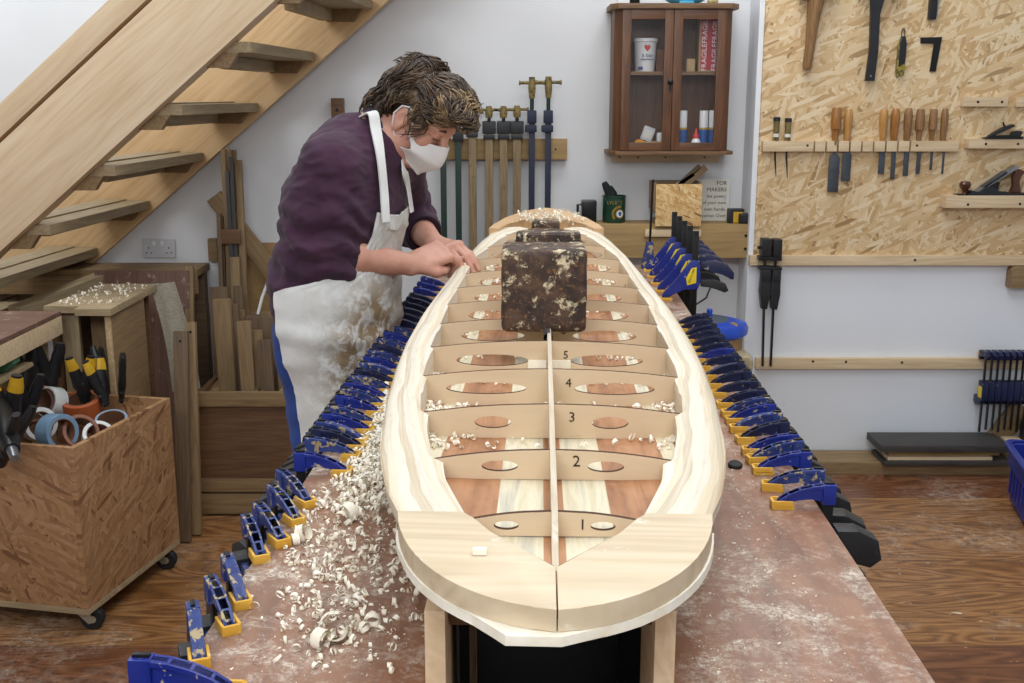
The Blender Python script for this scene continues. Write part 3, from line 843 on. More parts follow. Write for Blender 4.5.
# steel tube end peeping out under the nearest weight
c = atY(548, 338, 2.03)
solo('steel_tube', MB().lathe([(.009, 0), (.0095, .002), (.0095, .20), (.009, .202), (.006, .202), (.006, 0)], 16, Matrix.Translation((c.x, 2.02, ZT-.004)) @ Matrix.Rotation(-PI/2, 4, 'X'), cap=False), 'steel', 'short steel tube lying on the keel beneath the nearest iron weight', 'tube')
# ================================================================== QUICK-RELEASE BAR CLAMPS
def arm_profile():
    up = [(-.066, .011), (-.062, .019), (-.045, .030), (-.022, .040), (.004, .047), (.026, .050), (.041, .048), (.046, .042)]
    dn = [(.046, .016), (.040, .010), (.030, .010), (.020, .018), (.0, .022), (-.02, .020), (-.04, .014), (-.055, .008)]
    return up+dn
def make_clamp(blue, label, group):
    t = thing('bar_clamp', label, 'clamp', (0, 0, 0), 0, group)
    R = Matrix.Rotation(PI/2, 4, 'X')
    mb = MB(); P = arm_profile(); mb.prism(P, .012, R, bev=.002)
    # thicker flange along the upper edge (I-section) and the block that holds the bar
    up = P[:8]; fl = up+[(x*.985, z-.006) for x, z in up[::-1]]
    mb.prism(fl, .019, R, bev=.0015)
    mb.box((.036, 0, .030), (.026, .021, .042), bev=.003)
    part('jaw', mb, blue, t, world=False)
    mb = MB()
    mb.box((-.056, 0, .0045), (.044, .031, .009), bev=.002)
    mb.box((-.076, 0, .010), (.006, .029, .014), bev=.002)
    for s in (-1, 1): mb.box((-.056, s*.0130, .011), (.040, .005, .014), bev=.002)
    part('pad', mb, 'pad_yellow', t, world=False)
    part('bar', MB().box((.036, 0, -.095), (.020, .007, .30), bev=.0012), 'black_steel', t, world=False)
    mb = MB(); mb.box((.036, 0, -.085), (.046, .028, .075), bev=.006)
    mb.prism([(.022, -.050), (-.055, -.040), (-.062, -.032), (-.062, -.044), (-.03, -.062), (.02, -.085)], .018, R, bev=.002)
    b = part('lower_jaw', mb, blue, t, world=False)
    part('lower_pad', MB().box((-.050, 0, -.0305), (.038, .03, .009), bev=.002), 'pad_yellow', b, world=False)
    mb = MB(); mb.prism([(.052, -.040), (.095, -.040), (.135, -.060), (.144, -.100), (.122, -.118), (.085, -.108), (.052, -.104)], .048, R, bev=.005)
    mb.prism([(.052, -.108), (.085, -.112), (.118, -.138), (.110, -.160), (.075, -.148), (.052, -.136)], .034, R, bev=.004)
    part('grip', mb, 'clamp_black', t, world=False)
    return t
protos = {}
def place_clamp(outer, pad, blue, label, group, first, sc=.78):
    d = Vector(outer)-Vector(pad); d.z = 0; d.normalize()
    ang = math.atan2(d.y, d.x)
    if blue not in protos:
        t = make_clamp(blue, label, group); protos[blue] = t
    else: t = copy_tree(protos[blue]); t['label'] = label; t['group'] = group
    lo = Vector((outer[0], outer[1], TZ))-d*.036*sc
    t.matrix_basis = Matrix.Translation(lo) @ Matrix.Rotation(ang, 4, 'Z') @ Matrix.Scale(sc, 4)
    return t
NX = Vector((math.cos(.0355), -math.sin(.0355), 0))   # across the bench
GR, GL = 'clamps gripping the right edge of the bench', 'clamps gripping the left edge of the bench'
ry = [485, 470, 452, 441, 434.5, 422, 413, 404, 397.5, 390, 381, 371, 363, 355, 348.5, 342.5, 336, 330, 325, 319.5, 314.5]
COLS = ['clamp_blue', 'clamp_blue_dirty', 'clamp_navy']
for i, y in enumerate(ry):
    Y = atZ(800, y, TZ+.038).y; x = eR(Y)+.013
    yaw = random.uniform(-.10, .16)+(.12 if i < 2 else 0)
    out = Vector((x, Y, TZ)); pad = out-Vector((math.cos(-yaw), math.sin(-yaw), 0))*.09*1
    cl = 'clamp_blue' if i in (0, 2, 4, 7, 14) else ('clamp_navy' if i > 4 and i % 2 else 'clamp_blue_dirty') if i < 9 else 'clamp_navy'
    place_clamp(out, pad, cl, 'blue bar clamp with yellow pad on right bench edge, %s from the near end' % ORD[i], GR, i == 0)
near = [((194, 600), (200, 661)), ((211, 573.5), (230, 624)), ((228, 551.5), (240.5, 596.6)), ((247, 512), (262, 556)), ((259, 500), (281, 538)), ((273, 482), (294, 516)), ((282, 467), (306, 499))]
n = 0
lab = 'blue bar clamp with yellow pad on left bench edge, %s from the near end'
for o_, p_ in [((141, 655), (222, 690)), ((118, 690), (200, 735))]:
    a = atZ(*o_, TZ+.05); b = atZ(*p_, TZ+.012); a.x = eL(a.y)-.022
    place_clamp(a, b, 'clamp_blue', lab % ORD[n], GL, False, .95); n += 1
for i, (o_, p_) in enumerate(near):
    a = atZ(*o_, TZ+.045); b = atZ(*p_, TZ+.012); a.x = min(a.x, eL(a.y)-.013)
    place_clamp(a, b, 'clamp_blue_dirty', lab % ORD[n], GL, False); n += 1
ly = [453, 438, 429, 422, 414, 406, 396, 389, 383, 376, 369.5, 363, 356.5, 350.5, 345, 338.5, 332, 326, 318.5, 313, 308, 303, 298, 294, 288, 283, 277.6]
for i, y in enumerate(ly):
    Y = atZ(330, y, TZ+.038).y; x = eL(Y)-.013
    yaw = random.uniform(.06, .26)
    out = Vector((x, Y, TZ)); pad = out+Vector((math.cos(-yaw), math.sin(-yaw), 0))*.09
    cl = ['clamp_blue', 'clamp_blue_dirty', 'clamp_navy', 'clamp_blue_dirty'][i % 4] if i < 18 else ('clamp_navy' if i < 24 else 'clamp_blue')
    if i in (0, 6): cl = 'clamp_blue'
    place_clamp(out, pad, cl, lab % ORD[n], GL, False); n += 1
# ---- clamps turned upside down, bars standing up
def make_up(label):
    t = thing('upturned_bar_clamp', label, 'clamp', (0, 0, 0), 0, 'upturned clamps at the far right of the bench')
    R = Matrix.Rotation(PI/2, 4, 'X')
    part('bar', MB().box((.030, 0, .075), (.020, .007, .29), bev=.0012), 'black_steel', t, world=False)
    part('bar_stop', MB().cyl((.030, -.008, .212), (.030, .008, .212), .005, 10), 'black_steel', t, world=False)
    mb = MB(); mb.prism([(-.070, .010), (-.066, .022), (-.02, .070), (.010, .118), (.024, .130), (.046, .126), (.050, .060), (.040, .034), (.0, .040), (-.045, .012)], .022, R, bev=.003)
    b = part('body', mb, 'clamp_blue', t, world=False)
    mb = MB(); mb.prism([(.008, .050), (.036, .058), (.036, .108), (.020, .104), (.004, .072)], .0245, R, bev=.001)
    lb = part('sticker', mb, 'label_yellow', b, world=False)
    for s in (1,):
        me = text_mesh('QUICK-GRIP', .0085, .0002); setmat(me, 'ink')
        o = bpy.data.objects.new('lettering', me); COL.objects.link(o); o.parent = b
        o.matrix_basis = Matrix.Translation((.021, -.0126, .080)) @ FACE_CAM @ Matrix.Rotation(1.25, 4, 'Z')
    mb = MB(); mb.box((-.056, 0, .0045), (.040, .034, .009), bev=.002); part('pad', mb, 'pad_yellow', t, world=False)
    mb = MB(); mb.prism([(.050, .124), (.090, .130), (.130, .118), (.152, .092), (.152, .070), (.140, .072), (.118, .092), (.085, .100), (.050, .098)], .030, R, bev=.006)
    part('handle', mb, 'clamp_navy', t, world=False)
    mb = MB(); mb.prism([(.050, .068), (.090, .070), (.128, .056), (.138, .034), (.124, .028), (.100, .044), (.050, .046)], .022, R, bev=.005)
    part('trigger', mb, 'clamp_black', t, world=False)
    return t
up0 = make_up('x')
ups = [(684, 292, .0), (672, 281, .02), (664, 272, -.02), (656, 266, .0), (648, 260, .02)]
for i, (px, py, dy) in enumerate(ups):
    t = up0 if i == 0 else copy_tree(up0)
    t['label'] = 'upturned blue clamp with yellow sticker and black bar standing up, %s from the near end' % ORD[i]
    Y = 3.42+i*.145
    t.matrix_basis = Matrix.Translation((eR(Y)+.006, Y, TZ)) @ Matrix.Rotation(-.12+dy, 4, 'Z')
# narrow clamp with a thin rod farther back
t = thing('rod_clamp', 'slim blue clamp with a thin upright rod at the far corner of the bench', 'clamp', (0, 0, 0))
part('jaw', MB().prism([(-.03, 0), (-.022, .05), (-.012, .10), (.012, .10), (.016, .04), (.022, 0)], .03, Matrix.Rotation(PI/2, 4, 'X'), bev=.004), 'clamp_blue_dirty', t, world=False)
part('rod', MB().cyl((0, 0, .09), (.006, 0, .33), .0045, 8), 'black_steel', t, world=False)
q = atY(649, 272, 4.08); t.matrix_basis = Matrix.Translation((q.x, 4.08, TZ))
# cable hanging between beam and clamps
# black washer lying on the bench
q = atZ(735, 467, TZ); solo('rubber_disc', MB().lathe([(.0, 0), (.012, 0), (.0125, .002), (.0125, .006), (.011, .008), (0, .008)], 20, Matrix.Translation((q.x, q.y, TZ)) @ Matrix.Rotation(.2, 4, 'X')), 'dark_rubber', 'small black disc lying on the dusty bench beside the board', 'disc')
# black bag-like bundle between stand and bench front
# ================================================================== WOOD SHAVINGS
def curl(mb, c, r, w, turns, nrm, rot, seg=12):
    M_ = Matrix.Translation(c) @ Euler(nrm).to_matrix().to_4x4() @ Matrix.Rotation(rot, 4, 'Z')
    n = max(5, int(seg*turns)); tb = bmesh.new(); prev = None
    for i in range(n+1):
        a = 2*PI*turns*i/n; rr = r*(1-.35*i/n)
        p = Vector((rr*math.cos(a), rr*math.sin(a), 0)); dz = w*(.5+.25*math.sin(a*.7)); sh = i/n*w*.6
        A = tb.verts.new(M_ @ (p+Vector((0, 0, -dz+sh)))); B = tb.verts.new(M_ @ (p+Vector((0, 0, dz+sh))))
        if prev: tb.faces.new((prev[0], A, B, prev[1]))
        prev = (A, B)
    return mb.merge(tb)
def scatter(n, fn, rr, zf, wr=(.004, .010)):
    mb = MB()
    for _ in range(n):
        p = fn()
        if p is None: continue
        r = random.uniform(*rr); tl = random.uniform(.5, 1.7)
        curl(mb, (p[0], p[1], zf(p)+r*.75), r, random.uniform(*wr)/2, tl, (random.gauss(PI/2, .7), random.uniform(0, 6.28), random.uniform(0, 6.28)), random.uniform(0, 6))
    return mb
def seg(mb): return mb
def heap():
    # main heap hugs the hull side on the left, densest between y=390 and 500 px
    while True:
        py = random.triangular(385, 530, 415); f, d = fd(py)
        if py < 400: x0, x1 = 352, 385
        x0 = 402-(py-385)*.62+random.gauss(0, 6); x1 = 386+max(0, (py-470))*.35
        px = random.uniform(x0, x1) if x0 < x1 else x1
        if py > 480 and random.random() < .35: continue
        q = atZ(px, py, TZ); return q
def hz(p):
    c = Vector(p[:2]); d = min(1, max(0, (p[0]-(eL(p[1])+.09))/.10)); e = math.exp(-((p[1]-1.72)/.26)**2)
    return TZ+random.random()*.065*d*e
heap_mb = scatter(1900, heap, (.003, .009), hz)
solo('shaving_heap', heap_mb, 'shaving_wood', 'heap of pale curled wood shavings on the bench left of the board', 'wood shavings', kind='stuff', ang=60)
def loose():
    px, py = random.gauss(345, 45), random.triangular(470, 683, 540); q = atZ(px, py, TZ)
    if q.x < eL(q.y)+.03 or q.x > axx(q.y)-.15 or q.y < .85: return None
    return q
loose_mb = scatter(560, loose, (.0015, .0075), lambda p: TZ, (.003, .009))
def fleck():
    Y = random.uniform(.95, 2.6); s = random.choice((-1, 1)); x = random.uniform(eL(Y)+.05, axx(Y)-.15) if s < 0 else random.uniform(axx(Y)+.16, eR(Y)-.08)
    return (x, Y, TZ)
for _ in range(1500):
    p = fleck(); r = random.uniform(.001, .0035)
    curl(loose_mb, (p[0], p[1], TZ+.0015), r, r*.5, .3, (random.gauss(0, .5), random.gauss(0, .5), 0), random.uniform(0, 6), 8)
solo('loose_shavings', loose_mb, 'shaving_wood', 'loose curls and flecks scattered over the front of the bench', 'wood shavings', kind='stuff', ang=60)
def inhull():
    k = random.choice([2, 3, 3, 4, 4, 4, 5, 5, 6, 7, 8, 9, 9, 10, 10]); y = RY[k]-random.uniform(.01, .08); w = interp(IW, y)
    side = -1 if random.random() < .7 else 1
    x = side*w*(1-abs(random.gauss(0, .18))) if random.random() < .75 else random.uniform(-w, w)
    if abs(x) > w-.008: x = math.copysign(w-.012, x)
    return HMx @ Vector((x, y, zbot(y)))
hull_mb = scatter(760, inhull, (.002, .007), lambda p: p[2]+.003)
def tailp():
    return HMx @ Vector((random.gauss(.0, .05), random.gauss(2.72, .03), 0))
for _ in range(120):
    p = tailp(); yy = p[1]-HY0; r = random.uniform(.004, .010)
    curl(hull_mb, (p[0], p[1], 1.095+ztop(yy)+.008+random.random()*.03), r, .003, random.uniform(.5, 1.5), (random.gauss(PI/2, .8), random.random()*6, random.random()*6), 0)
solo('hull_shavings', hull_mb, 'shaving_wood', 'pale shavings caught between the ribs and on the tail of the board', 'wood shavings', kind='stuff', ang=60)
for i, (px, py, r, l) in enumerate([(335, 640, .020, 'large coiled shaving lying on the bench near the front left clamps'), (303, 541, .014, 'single open curl of wood beside the left clamps'), (350, 520, .016, 'fat rolled shaving between the clamps and the nose of the board'), (372, 628, .011, 'small rolled shaving close to the front of the stand')]):
    q = atZ(px, py, TZ); mb = MB(); curl(mb, (q.x, q.y, TZ+r*.8), r, r*.6, 2.2, (PI/2-.35, 0, .3+i), .4*i, 16); curl(mb, (q.x-r*.7, q.y-r*.9, TZ+r*.5), r*.7, r*.5, 1.4, (PI/2, .3, 1+i), .4, 14)
    solo('wood_curl', mb, 'shaving_wood', l, 'wood shaving', ang=60)
q = HMx @ Vector((-.075, .120, .0635)); solo('wood_chip', MB().box((q.x, q.y, q.z+.003), (.014, .008, .006), bev=.001), 'shaving_wood', 'tiny pale chip of wood lying on the nose of the board', 'wood chip')
# ================================================================== LEFT: BIN, BENCH, BOX, OFFCUTS
R90 = Matrix.Rotation(PI/2, 4, 'X')
def ax_box(c, size, rz=0): return Matrix.Translation(c) @ Matrix.Rotation(rz, 4, 'Z')
# ---- wheeled chipboard bin; local x runs along the front-left face, y along the right face
brz = -.205
BA = Vector((-1.275, 3.055, 0))          # nearest corner
bn = thing('wheeled_bin', 'open chipboard bin on castors heaped with tape rolls and spring clamps', 'bin', BA, brz)
BM = wm(bn)
LX, LY, ZB, ZTP = .50, .56, .092, .60
def bpanel(name, a, b, w, up, mat='osb_bin', t=.018):
    return board(name, BM @ Vector(a), BM @ Vector(b), w, t, mat, up=BM.to_3x3() @ Vector(up), parent=bn, bev=.001)
hz_ = (ZB+ZTP)/2; H_ = ZTP-ZB
bpanel('front_panel', (-LX, .009, hz_), (-.018, .009, hz_), H_, (0, 1, 0))
bpanel('side_panel', (-.009, 0, hz_), (-.009, LY, hz_), H_, (1, 0, 0))
bpanel('back_panel', (-LX, LY-.009, hz_), (-.018, LY-.009, hz_), H_, (0, 1, 0))
bpanel('side_panel', (-LX+.009, .018, hz_), (-LX+.009, LY-.018, hz_), H_, (1, 0, 0))
bpanel('base', (-LX, LY/2, ZB-.010), (0, LY/2, ZB-.010), LY, (0, 0, 1), 'pine_grey', .02)
bpanel('inner_floor', (-LX+.02, LY/2, .40), (-.02, LY/2, .40), LY-.04, (0, 0, 1), 'osb_bin', .01)
def caster(x, y, a):
    c = BM @ Vector((x, y, 0))
    o = bpy.data.objects.new('castor', None); COL.objects.link(o); o.parent = bn; o.matrix_basis = Matrix.Translation((x, y, 0)) @ Matrix.Rotation(a, 4, 'Z')
    mb = MB(); mb.box((0, 0, .069), (.06, .05, .004)); mb.lathe([(.018, .055), (.02, .067)], 16)
    for s in (-1, 1): mb.prism([(-.02, .064), (.02, .064), (.034, .028), (.016, .022)], .003, Matrix.Translation((0, s*.017, 0)) @ R90)
    part('fork', mb, 'castor_zinc', o, world=False)
    part('wheel', MB().lathe([(.010, -.014), (.031, -.0145), (.035, -.010), (.035, .010), (.031, .0145), (.010, .014)], 24, Matrix.Translation((.026, 0, .035)) @ R90), 'dark_rubber', o, world=False)
    part('hub', MB().lathe([(.002, -.0165), (.012, -.0155), (.012, .0155), (.002, .0165)], 16, Matrix.Translation((.026, 0, .035)) @ R90), 'castor_zinc', o, world=False)
for x, y, a in ((-.05, .05, .3), (-.05, LY-.06, .2), (-LX+.05, .05, .5), (-LX+.05, LY-.06, 0)): caster(x, y, a)
def binp(px, py, z): return atZ(px, py, z)
# ---- rolls of tape
def roll(px, py, z, r, wd, mat, label, tilt=(0, 0), ri=.7):
    c = atZ(px, py, z); t = thing('tape_roll', label, 'tape', c, 0, 'rolls of tape in the bin')
    t.matrix_basis = Matrix.Translation(c) @ Euler((tilt[0], 0, tilt[1]), 'ZXY' if False else 'XYZ').to_matrix().to_4x4()
    a = r*ri; h = wd/2
    part('tape', MB().loft([[Vector((q*math.cos(2*PI*k/32), q*math.sin(2*PI*k/32), z_)) for k in range(32)] for q, z_ in ((a+.003, -h), (r-.001, -h), (r, -h+.001), (r, h-.001), (r-.001, h), (a+.003, h))], cap=False, loop=True), mat, t, world=False)
    part('core', MB().loft([[Vector((q*math.cos(2*PI*k/32), q*math.sin(2*PI*k/32), z_)) for k in range(32)] for q, z_ in ((a, -h), (a+.0028, -h), (a+.0028, h), (a, h))], cap=False, loop=True), 'tape_core', t, world=False)
roll(57, 432, .60, .056, .060, 'tape_blue', 'grey-blue roll of tape standing on edge at the front of the bin', (1.45, 1.0))
roll(79, 434, .580, .056, .05, 'tape_brown', 'brown roll of parcel tape lying tilted beside the grey-blue roll', (1.0, .75), .78)
roll(38, 424, .60, .052, .052, 'tape_white', 'white roll of tape left of the grey-blue roll in the bin', (1.35, .8))
roll(82, 406, .60, .062, .055, 'tape_orange', 'orange-brown roll of tape lying flat in the middle of the bin', (.25, 0))
roll(32, 403, .62, .066, .055, 'tape_brown', 'glossy brown roll of tape standing tilted at the left of the bin', (1.2, .5), .84)
roll(52, 402, .62, .05, .05, 'tape_white', 'white masking roll leaning behind the glossy brown roll', (1.25, -.5), .8)
roll(112, 424, .58, .05, .045, 'tape_blue', 'blue-rimmed roll of tape against the right side of the bin', (.35, .2), .8)
roll(98, 437, .565, .048, .04, 'tape_white', 'white roll of tape half under the brown parcel tape', (.8, .6), .7)
# ---- spring clamps
def spring_clamp(px, py, z, grip, label, rz, rx=0, sc=1.0):
    c = atZ(px, py, z); t = thing('spring_clamp', label, 'clamp', c, 0, 'spring clamps in the bin')
    t.matrix_basis = Matrix.Translation(c) @ Euler((rx, 0, rz), 'XYZ').to_matrix().to_4x4() @ Matrix.Scale(1, 4)
    for s in (-1, 1):
        mb = MB(); mb.tube([Vector((s*.034, 0, .10))*sc, Vector((s*.028, 0, .07))*sc, Vector((s*.016, 0, .03))*sc, Vector((s*.010, 0, 0))*sc, Vector((s*-.006, 0, -.03))*sc, Vector((s*.004, 0, -.06))*sc], [.010*sc, .013*sc, .016*sc, .018*sc, .014*sc, .011*sc], 10, flat=(1.25, .8))
        a = part('arm', mb, 'black_plastic', t, world=False)
        part('grip', MB().tube([Vector((s*.0335, 0, .094))*sc, Vector((s*.029, 0, .073))*sc, Vector((s*.024, 0, .056))*sc], [.0122*sc, .0150*sc, .0162*sc], 8, flat=(1.2, .8)), grip, a, world=False)
    part('spring', MB().lathe([(.006, -.012), (.011, -.012), (.011, .012), (.006, .012)], 14, R90, cap=False), 'steel', t, world=False)
spring_clamp(83, 385, .67, 'grip_yellow', 'black spring clamp with yellow grip at the back of the bin, left of a pair', .3, .15)
spring_clamp(101, 388, .66, 'grip_yellow', 'black spring clamp with yellow grip at the back of the bin, right of a pair', 1.2, -.25)
spring_clamp(122, 384, .66, 'black_plastic', 'black and grey spring clamp hooked on the right corner of the bin', 1.9, .1)
spring_clamp(50, 375, .70, 'black_plastic', 'all-black spring clamp sticking up behind the brown roll', .6, .2, 1.1)
spring_clamp(28, 380, .70, 'black_plastic', 'all-black spring clamp sticking up left of the bin, behind the rest', -.4, .1, 1.2)
spring_clamp(27, 408, .66, 'black_plastic', 'black spring clamp lying over the white tape roll', .9, .3, 1.1)
spring_clamp(8, 412, .68, 'grip_yellow', 'black spring clamp with yellow grip hanging at the left edge of the bin', .2, .2, 1.2)
spring_clamp(10, 445, .63, 'black_plastic', 'dirty black spring clamp hanging over the front edge of the bin', 1.4, .5, 1.2)
spring_clamp(100, 372, .68, 'black_plastic', 'black spring clamp upright between the yellow-gripped pair', 2.4, -.05, .9)
# drill-like black tool hung on the left of the bin
t = thing('heat_gun', 'black hand tool lying across the far left corner of the bin', 'tool', atZ(2, 430, .66))
mb = MB(); a = atZ(-6, 395, .72); b = atZ(12, 450, .64)
mb.tube([a, a.lerp(b, .4), a.lerp(b, .8), b], [.030, .036, .032, .022], 12)
part('body', mb, 'black_plastic', t); part('nozzle', MB().tube([b, b+(b-a).normalized()*.05], [.016, .012], 12), 'steel', t)
# ---- small bench whose corner shows at the far left
sb = thing('side_bench', 'small pale workbench at the far left edge with a dusty pink-brown top', 'workbench', (-1.9, 3.3, 0))
part('top', MB().box((-1.98, 3.26, .885), (.92, .76, .016), bev=.001), 'red_ply', sb)
part('edge_rail', MB().box((-1.5295, 3.26, .846), (.021, .76, .062), bev=.002), 'pine', sb)
part('edge_rail', MB().box((-1.99, 2.892, .846), (.90, .021, .062), bev=.002), 'pine', sb)
for x, y in ((-1.60, 3.60), (-2.38, 3.60), (-2.38, 2.94)):
    part('leg', MB().box((x, y, .438), (.06, .06, .876), bev=.002), 'pine_grey', sb)
q = atY(2, 362, 3.3); board('shelf', (-2.4, 3.25, q.z-.037), (-1.535, 3.25, q.z-.037), .40, .014, 'pine_grey', parent=sb); solo('abrasive_block', MB().prism([(-.05, -.03), (.02, -.03), (.05, -.012), (.05, .03), (-.05, .03)], .05, Matrix.Translation((q.x-.005, 3.3, q.z)) @ R90 @ Matrix.Rotation(.2, 4, 'Z'), bev=.004), 'green_sponge', 'green sanding block poking out under the corner of the side bench', 'sanding block')
q = atZ(14, 380, .66)
t = thing('paper_roll', 'pale rolled abrasive paper lying at the left back of the bin', 'paper roll', q)
part('sheet', MB().loft([[Vector((r*math.cos(2*PI*k/20), y, r*math.sin(2*PI*k/20))) for k in range(20)] for r, y in ((.03, -.07), (.032, -.07), (.032, .07), (.03, .07))], cap=False, loop=True, Mx=Matrix.Translation(q) @ Matrix.Rotation(-.9, 4, 'Z')), 'pale_roll', t)
# ---- plywood box carcase with a slab on top
bx = thing('plywood_carcase', 'upright plywood box with a shaving-strewn slab for a lid behind the bin', 'box', (-1.47, 3.92, 0))
T = .90
# slab with a step cut in the front edge
x0, x1, ya, yb = -1.60, -1.352, 3.66, 4.15
mb = MB(); mb.prism([(x0, ya+.03), (x0+.125, ya+.03), (x0+.125, ya-.02), (x1, ya-.02), (x1, yb-.16), (x1-.012, yb-.15), (x1, yb-.135), (x1, yb), (x0+.04, yb)], .024, Matrix.Translation((0, 0, T-.012)), bev=.001)
part('lid', mb, ['pine_grey'], bx)
board('side_panel', (-1.376, 3.68, .455), (-1.376, 4.02, .455), .835, .018, 'pine_warm' if False else 'rough_light', up=(1, 0, 0), parent=bx)
board('front_strip', (-1.376, 3.672, .04), (-1.376, 3.672, .874), .018, .014, 'ply_end', up=(0, 1, 0), parent=bx)
board('side_panel', (-1.575, 3.70, .455), (-1.575, 4.12, .455), .835, .018, 'rough_brown', up=(1, 0, 0), parent=bx)
board('back_panel', (-1.566, 4.125, .455), (-1.385, 4.125, .455), .835, .012, 'rough_brown', up=(0, 1, 0), parent=bx)
board('upright', (-1.525, 3.72, .045), (-1.53, 3.74, .874), .06, .02, 'pine_grey', up=(0, 1, 0), parent=bx)
board('upright', (-1.455, 3.80, .045), (-1.462, 3.82, .874), .055, .02, 'rough_light', up=(0, 1, 0), parent=bx)
board('base_panel', (-1.566, 3.92, .03), (-1.385, 3.92, .03), .38, .018, 'rough_brown', parent=bx)
mb = MB()
for _ in range(90):
    x = random.uniform(x0+.03, x1-.02); y = random.uniform(ya+.04, yb-.02); r = random.uniform(.003, .009)
    curl(mb, (x, y, T+r*.7), r, .004, random.uniform(.4, 1.5), (random.gauss(PI/2, .7), random.random()*6, random.random()*6), 0)
solo('lid_shavings', mb, 'shaving_wood', 'scraps of shavings lying on the slab lid of the plywood box', 'wood shavings', kind='stuff', ang=60)
# loose-woven cloth hanging off the back right corner of the slab
mb = MB(); rings = []
for i in range(22):
    u = i/21; z = T+.004-.43*u; xx = -1.372+.012*math.sin(u*3)+.045*u; wd = .075+.02*u
    yy = 4.165+.03*u
    f, b = [], []
    for j in range(9):
        s = j/8; f.append(Vector((xx+wd*s, yy-.05+.05*s+.006*math.sin(s*9+u*3), z))); b.append(f[-1]+Vector((.002, .003, 0)))
    rings.append(f+b[::-1])
mb.loft(rings); solo('hessian_cloth', mb, 'hessian', 'grey woven sacking strip hanging from the back corner of the plywood box', 'cloth')
# ---- sheets and timbers behind
p = atY(181, 275, 4.50); r_ = p.x
board('red_faced_sheet', (r_-.20, 4.50, .02), (r_-.20, 4.62, p.z), .40, .018, 'red_ply', up=(0, 1, 0), label='reddish plywood sheet with pale dust leaning behind the plywood box', cat='plywood sheet')
a = atY(190, 272, 4.60); board('pale_strip', (a.x-.01, 4.47, .02), (a.x-.01, 4.63, a.z+.02), .035, .018, 'rough_light', up=(0, 1, 0), label='narrow pale timber strip standing at the right edge of the reddish sheet', cat='timber')
a = atY(15, 312, 4.25); b = atY(117, 272, 4.72)
board('long_batten', a, b, .07, .045, 'pine_grey', label='long grey batten lying slantwise below the staircase behind the slab', cat='timber')
for x in (): pass
# support under the batten and flat plank: low back shelf on legs
a = atY(100, 278, 4.66); b = atY(197, 268, 4.66)
sh = thing('scrap_shelf', 'low shelf of rough planks against the wall under the power socket', 'shelf', ((a.x+b.x)/2, 4.72, 0))
zsh = (a.z+b.z)/2
board('plank', (a.x-.55, 4.76, zsh), (b.x, 4.76, zsh), .20, .03, 'rough_light', parent=sh)
board('fascia', (a.x-.55, 4.66, zsh-.05), (b.x, 4.66, zsh-.05), .08, .02, 'rough_light', up=(0, 1, 0), parent=sh)
for x in (a.x-.5, b.x-.03): part('leg', MB().box((x, 4.80, (zsh-.015)/2), (.05, .05, zsh-.015)), 'rough_sawn', sh)
# ---- timber crate with offcuts
CY0, CY1 = 4.05, 4.62; cx0 = atY(199, 450, CY0).x; cx1 = cx0+.56; CT = .50
cr = thing('timber_crate', 'low panelled timber crate full of upright offcuts beside the craftsman', 'crate', ((cx0+cx1)/2, (CY0+CY1)/2, 0))
for y in (CY0, CY1):
    board('rail', (cx0, y, CT-.028), (cx1, y, CT-.028), .056, .022, 'rough_light', up=(0, 1, 0), parent=cr)
    board('panel', (cx0, y+(.012 if y == CY0 else -.012), .25), (cx1, y+(.012 if y == CY0 else -.012), .25), .48, .010, 'rough_brown', up=(0, 1, 0), parent=cr)
    board('lower_rail', (cx0, y, .125), (cx1, y, .125), .05, .016, 'rough_light', up=(0, 1, 0), parent=cr)
    board('bottom_rail', (cx0, y, .05), (cx1, y, .05), .08, .022, 'rough_light', up=(0, 1, 0), parent=cr)
for x in (cx0+.011, cx1-.011): board('side', (x, CY0+.02, .26), (x, CY1-.02, .26), .47, .018, 'rough_brown', up=(1, 0, 0), parent=cr)
board('floor', (cx0+.02, (CY0+CY1)/2, .03), (cx1-.02, (CY0+CY1)/2, .03), CY1-CY0-.05, .012, 'rough_brown', parent=cr)
G = 'offcuts standing in the timber crate'
def stick(pxt, pyt, Yt, wpx, Yb, zb, th, mat, label, tiltpx=0, name='timber_offcut', group=G):
    top = atY(pxt, pyt, Yt); bot = Vector((atY(pxt+tiltpx, pyt, Yt).x, Yb, zb)); w = wpx*Yt/1085
    return board(name, bot, top, w, th, mat, up=(0, 1, 0), label=label, cat='timber', group=group)
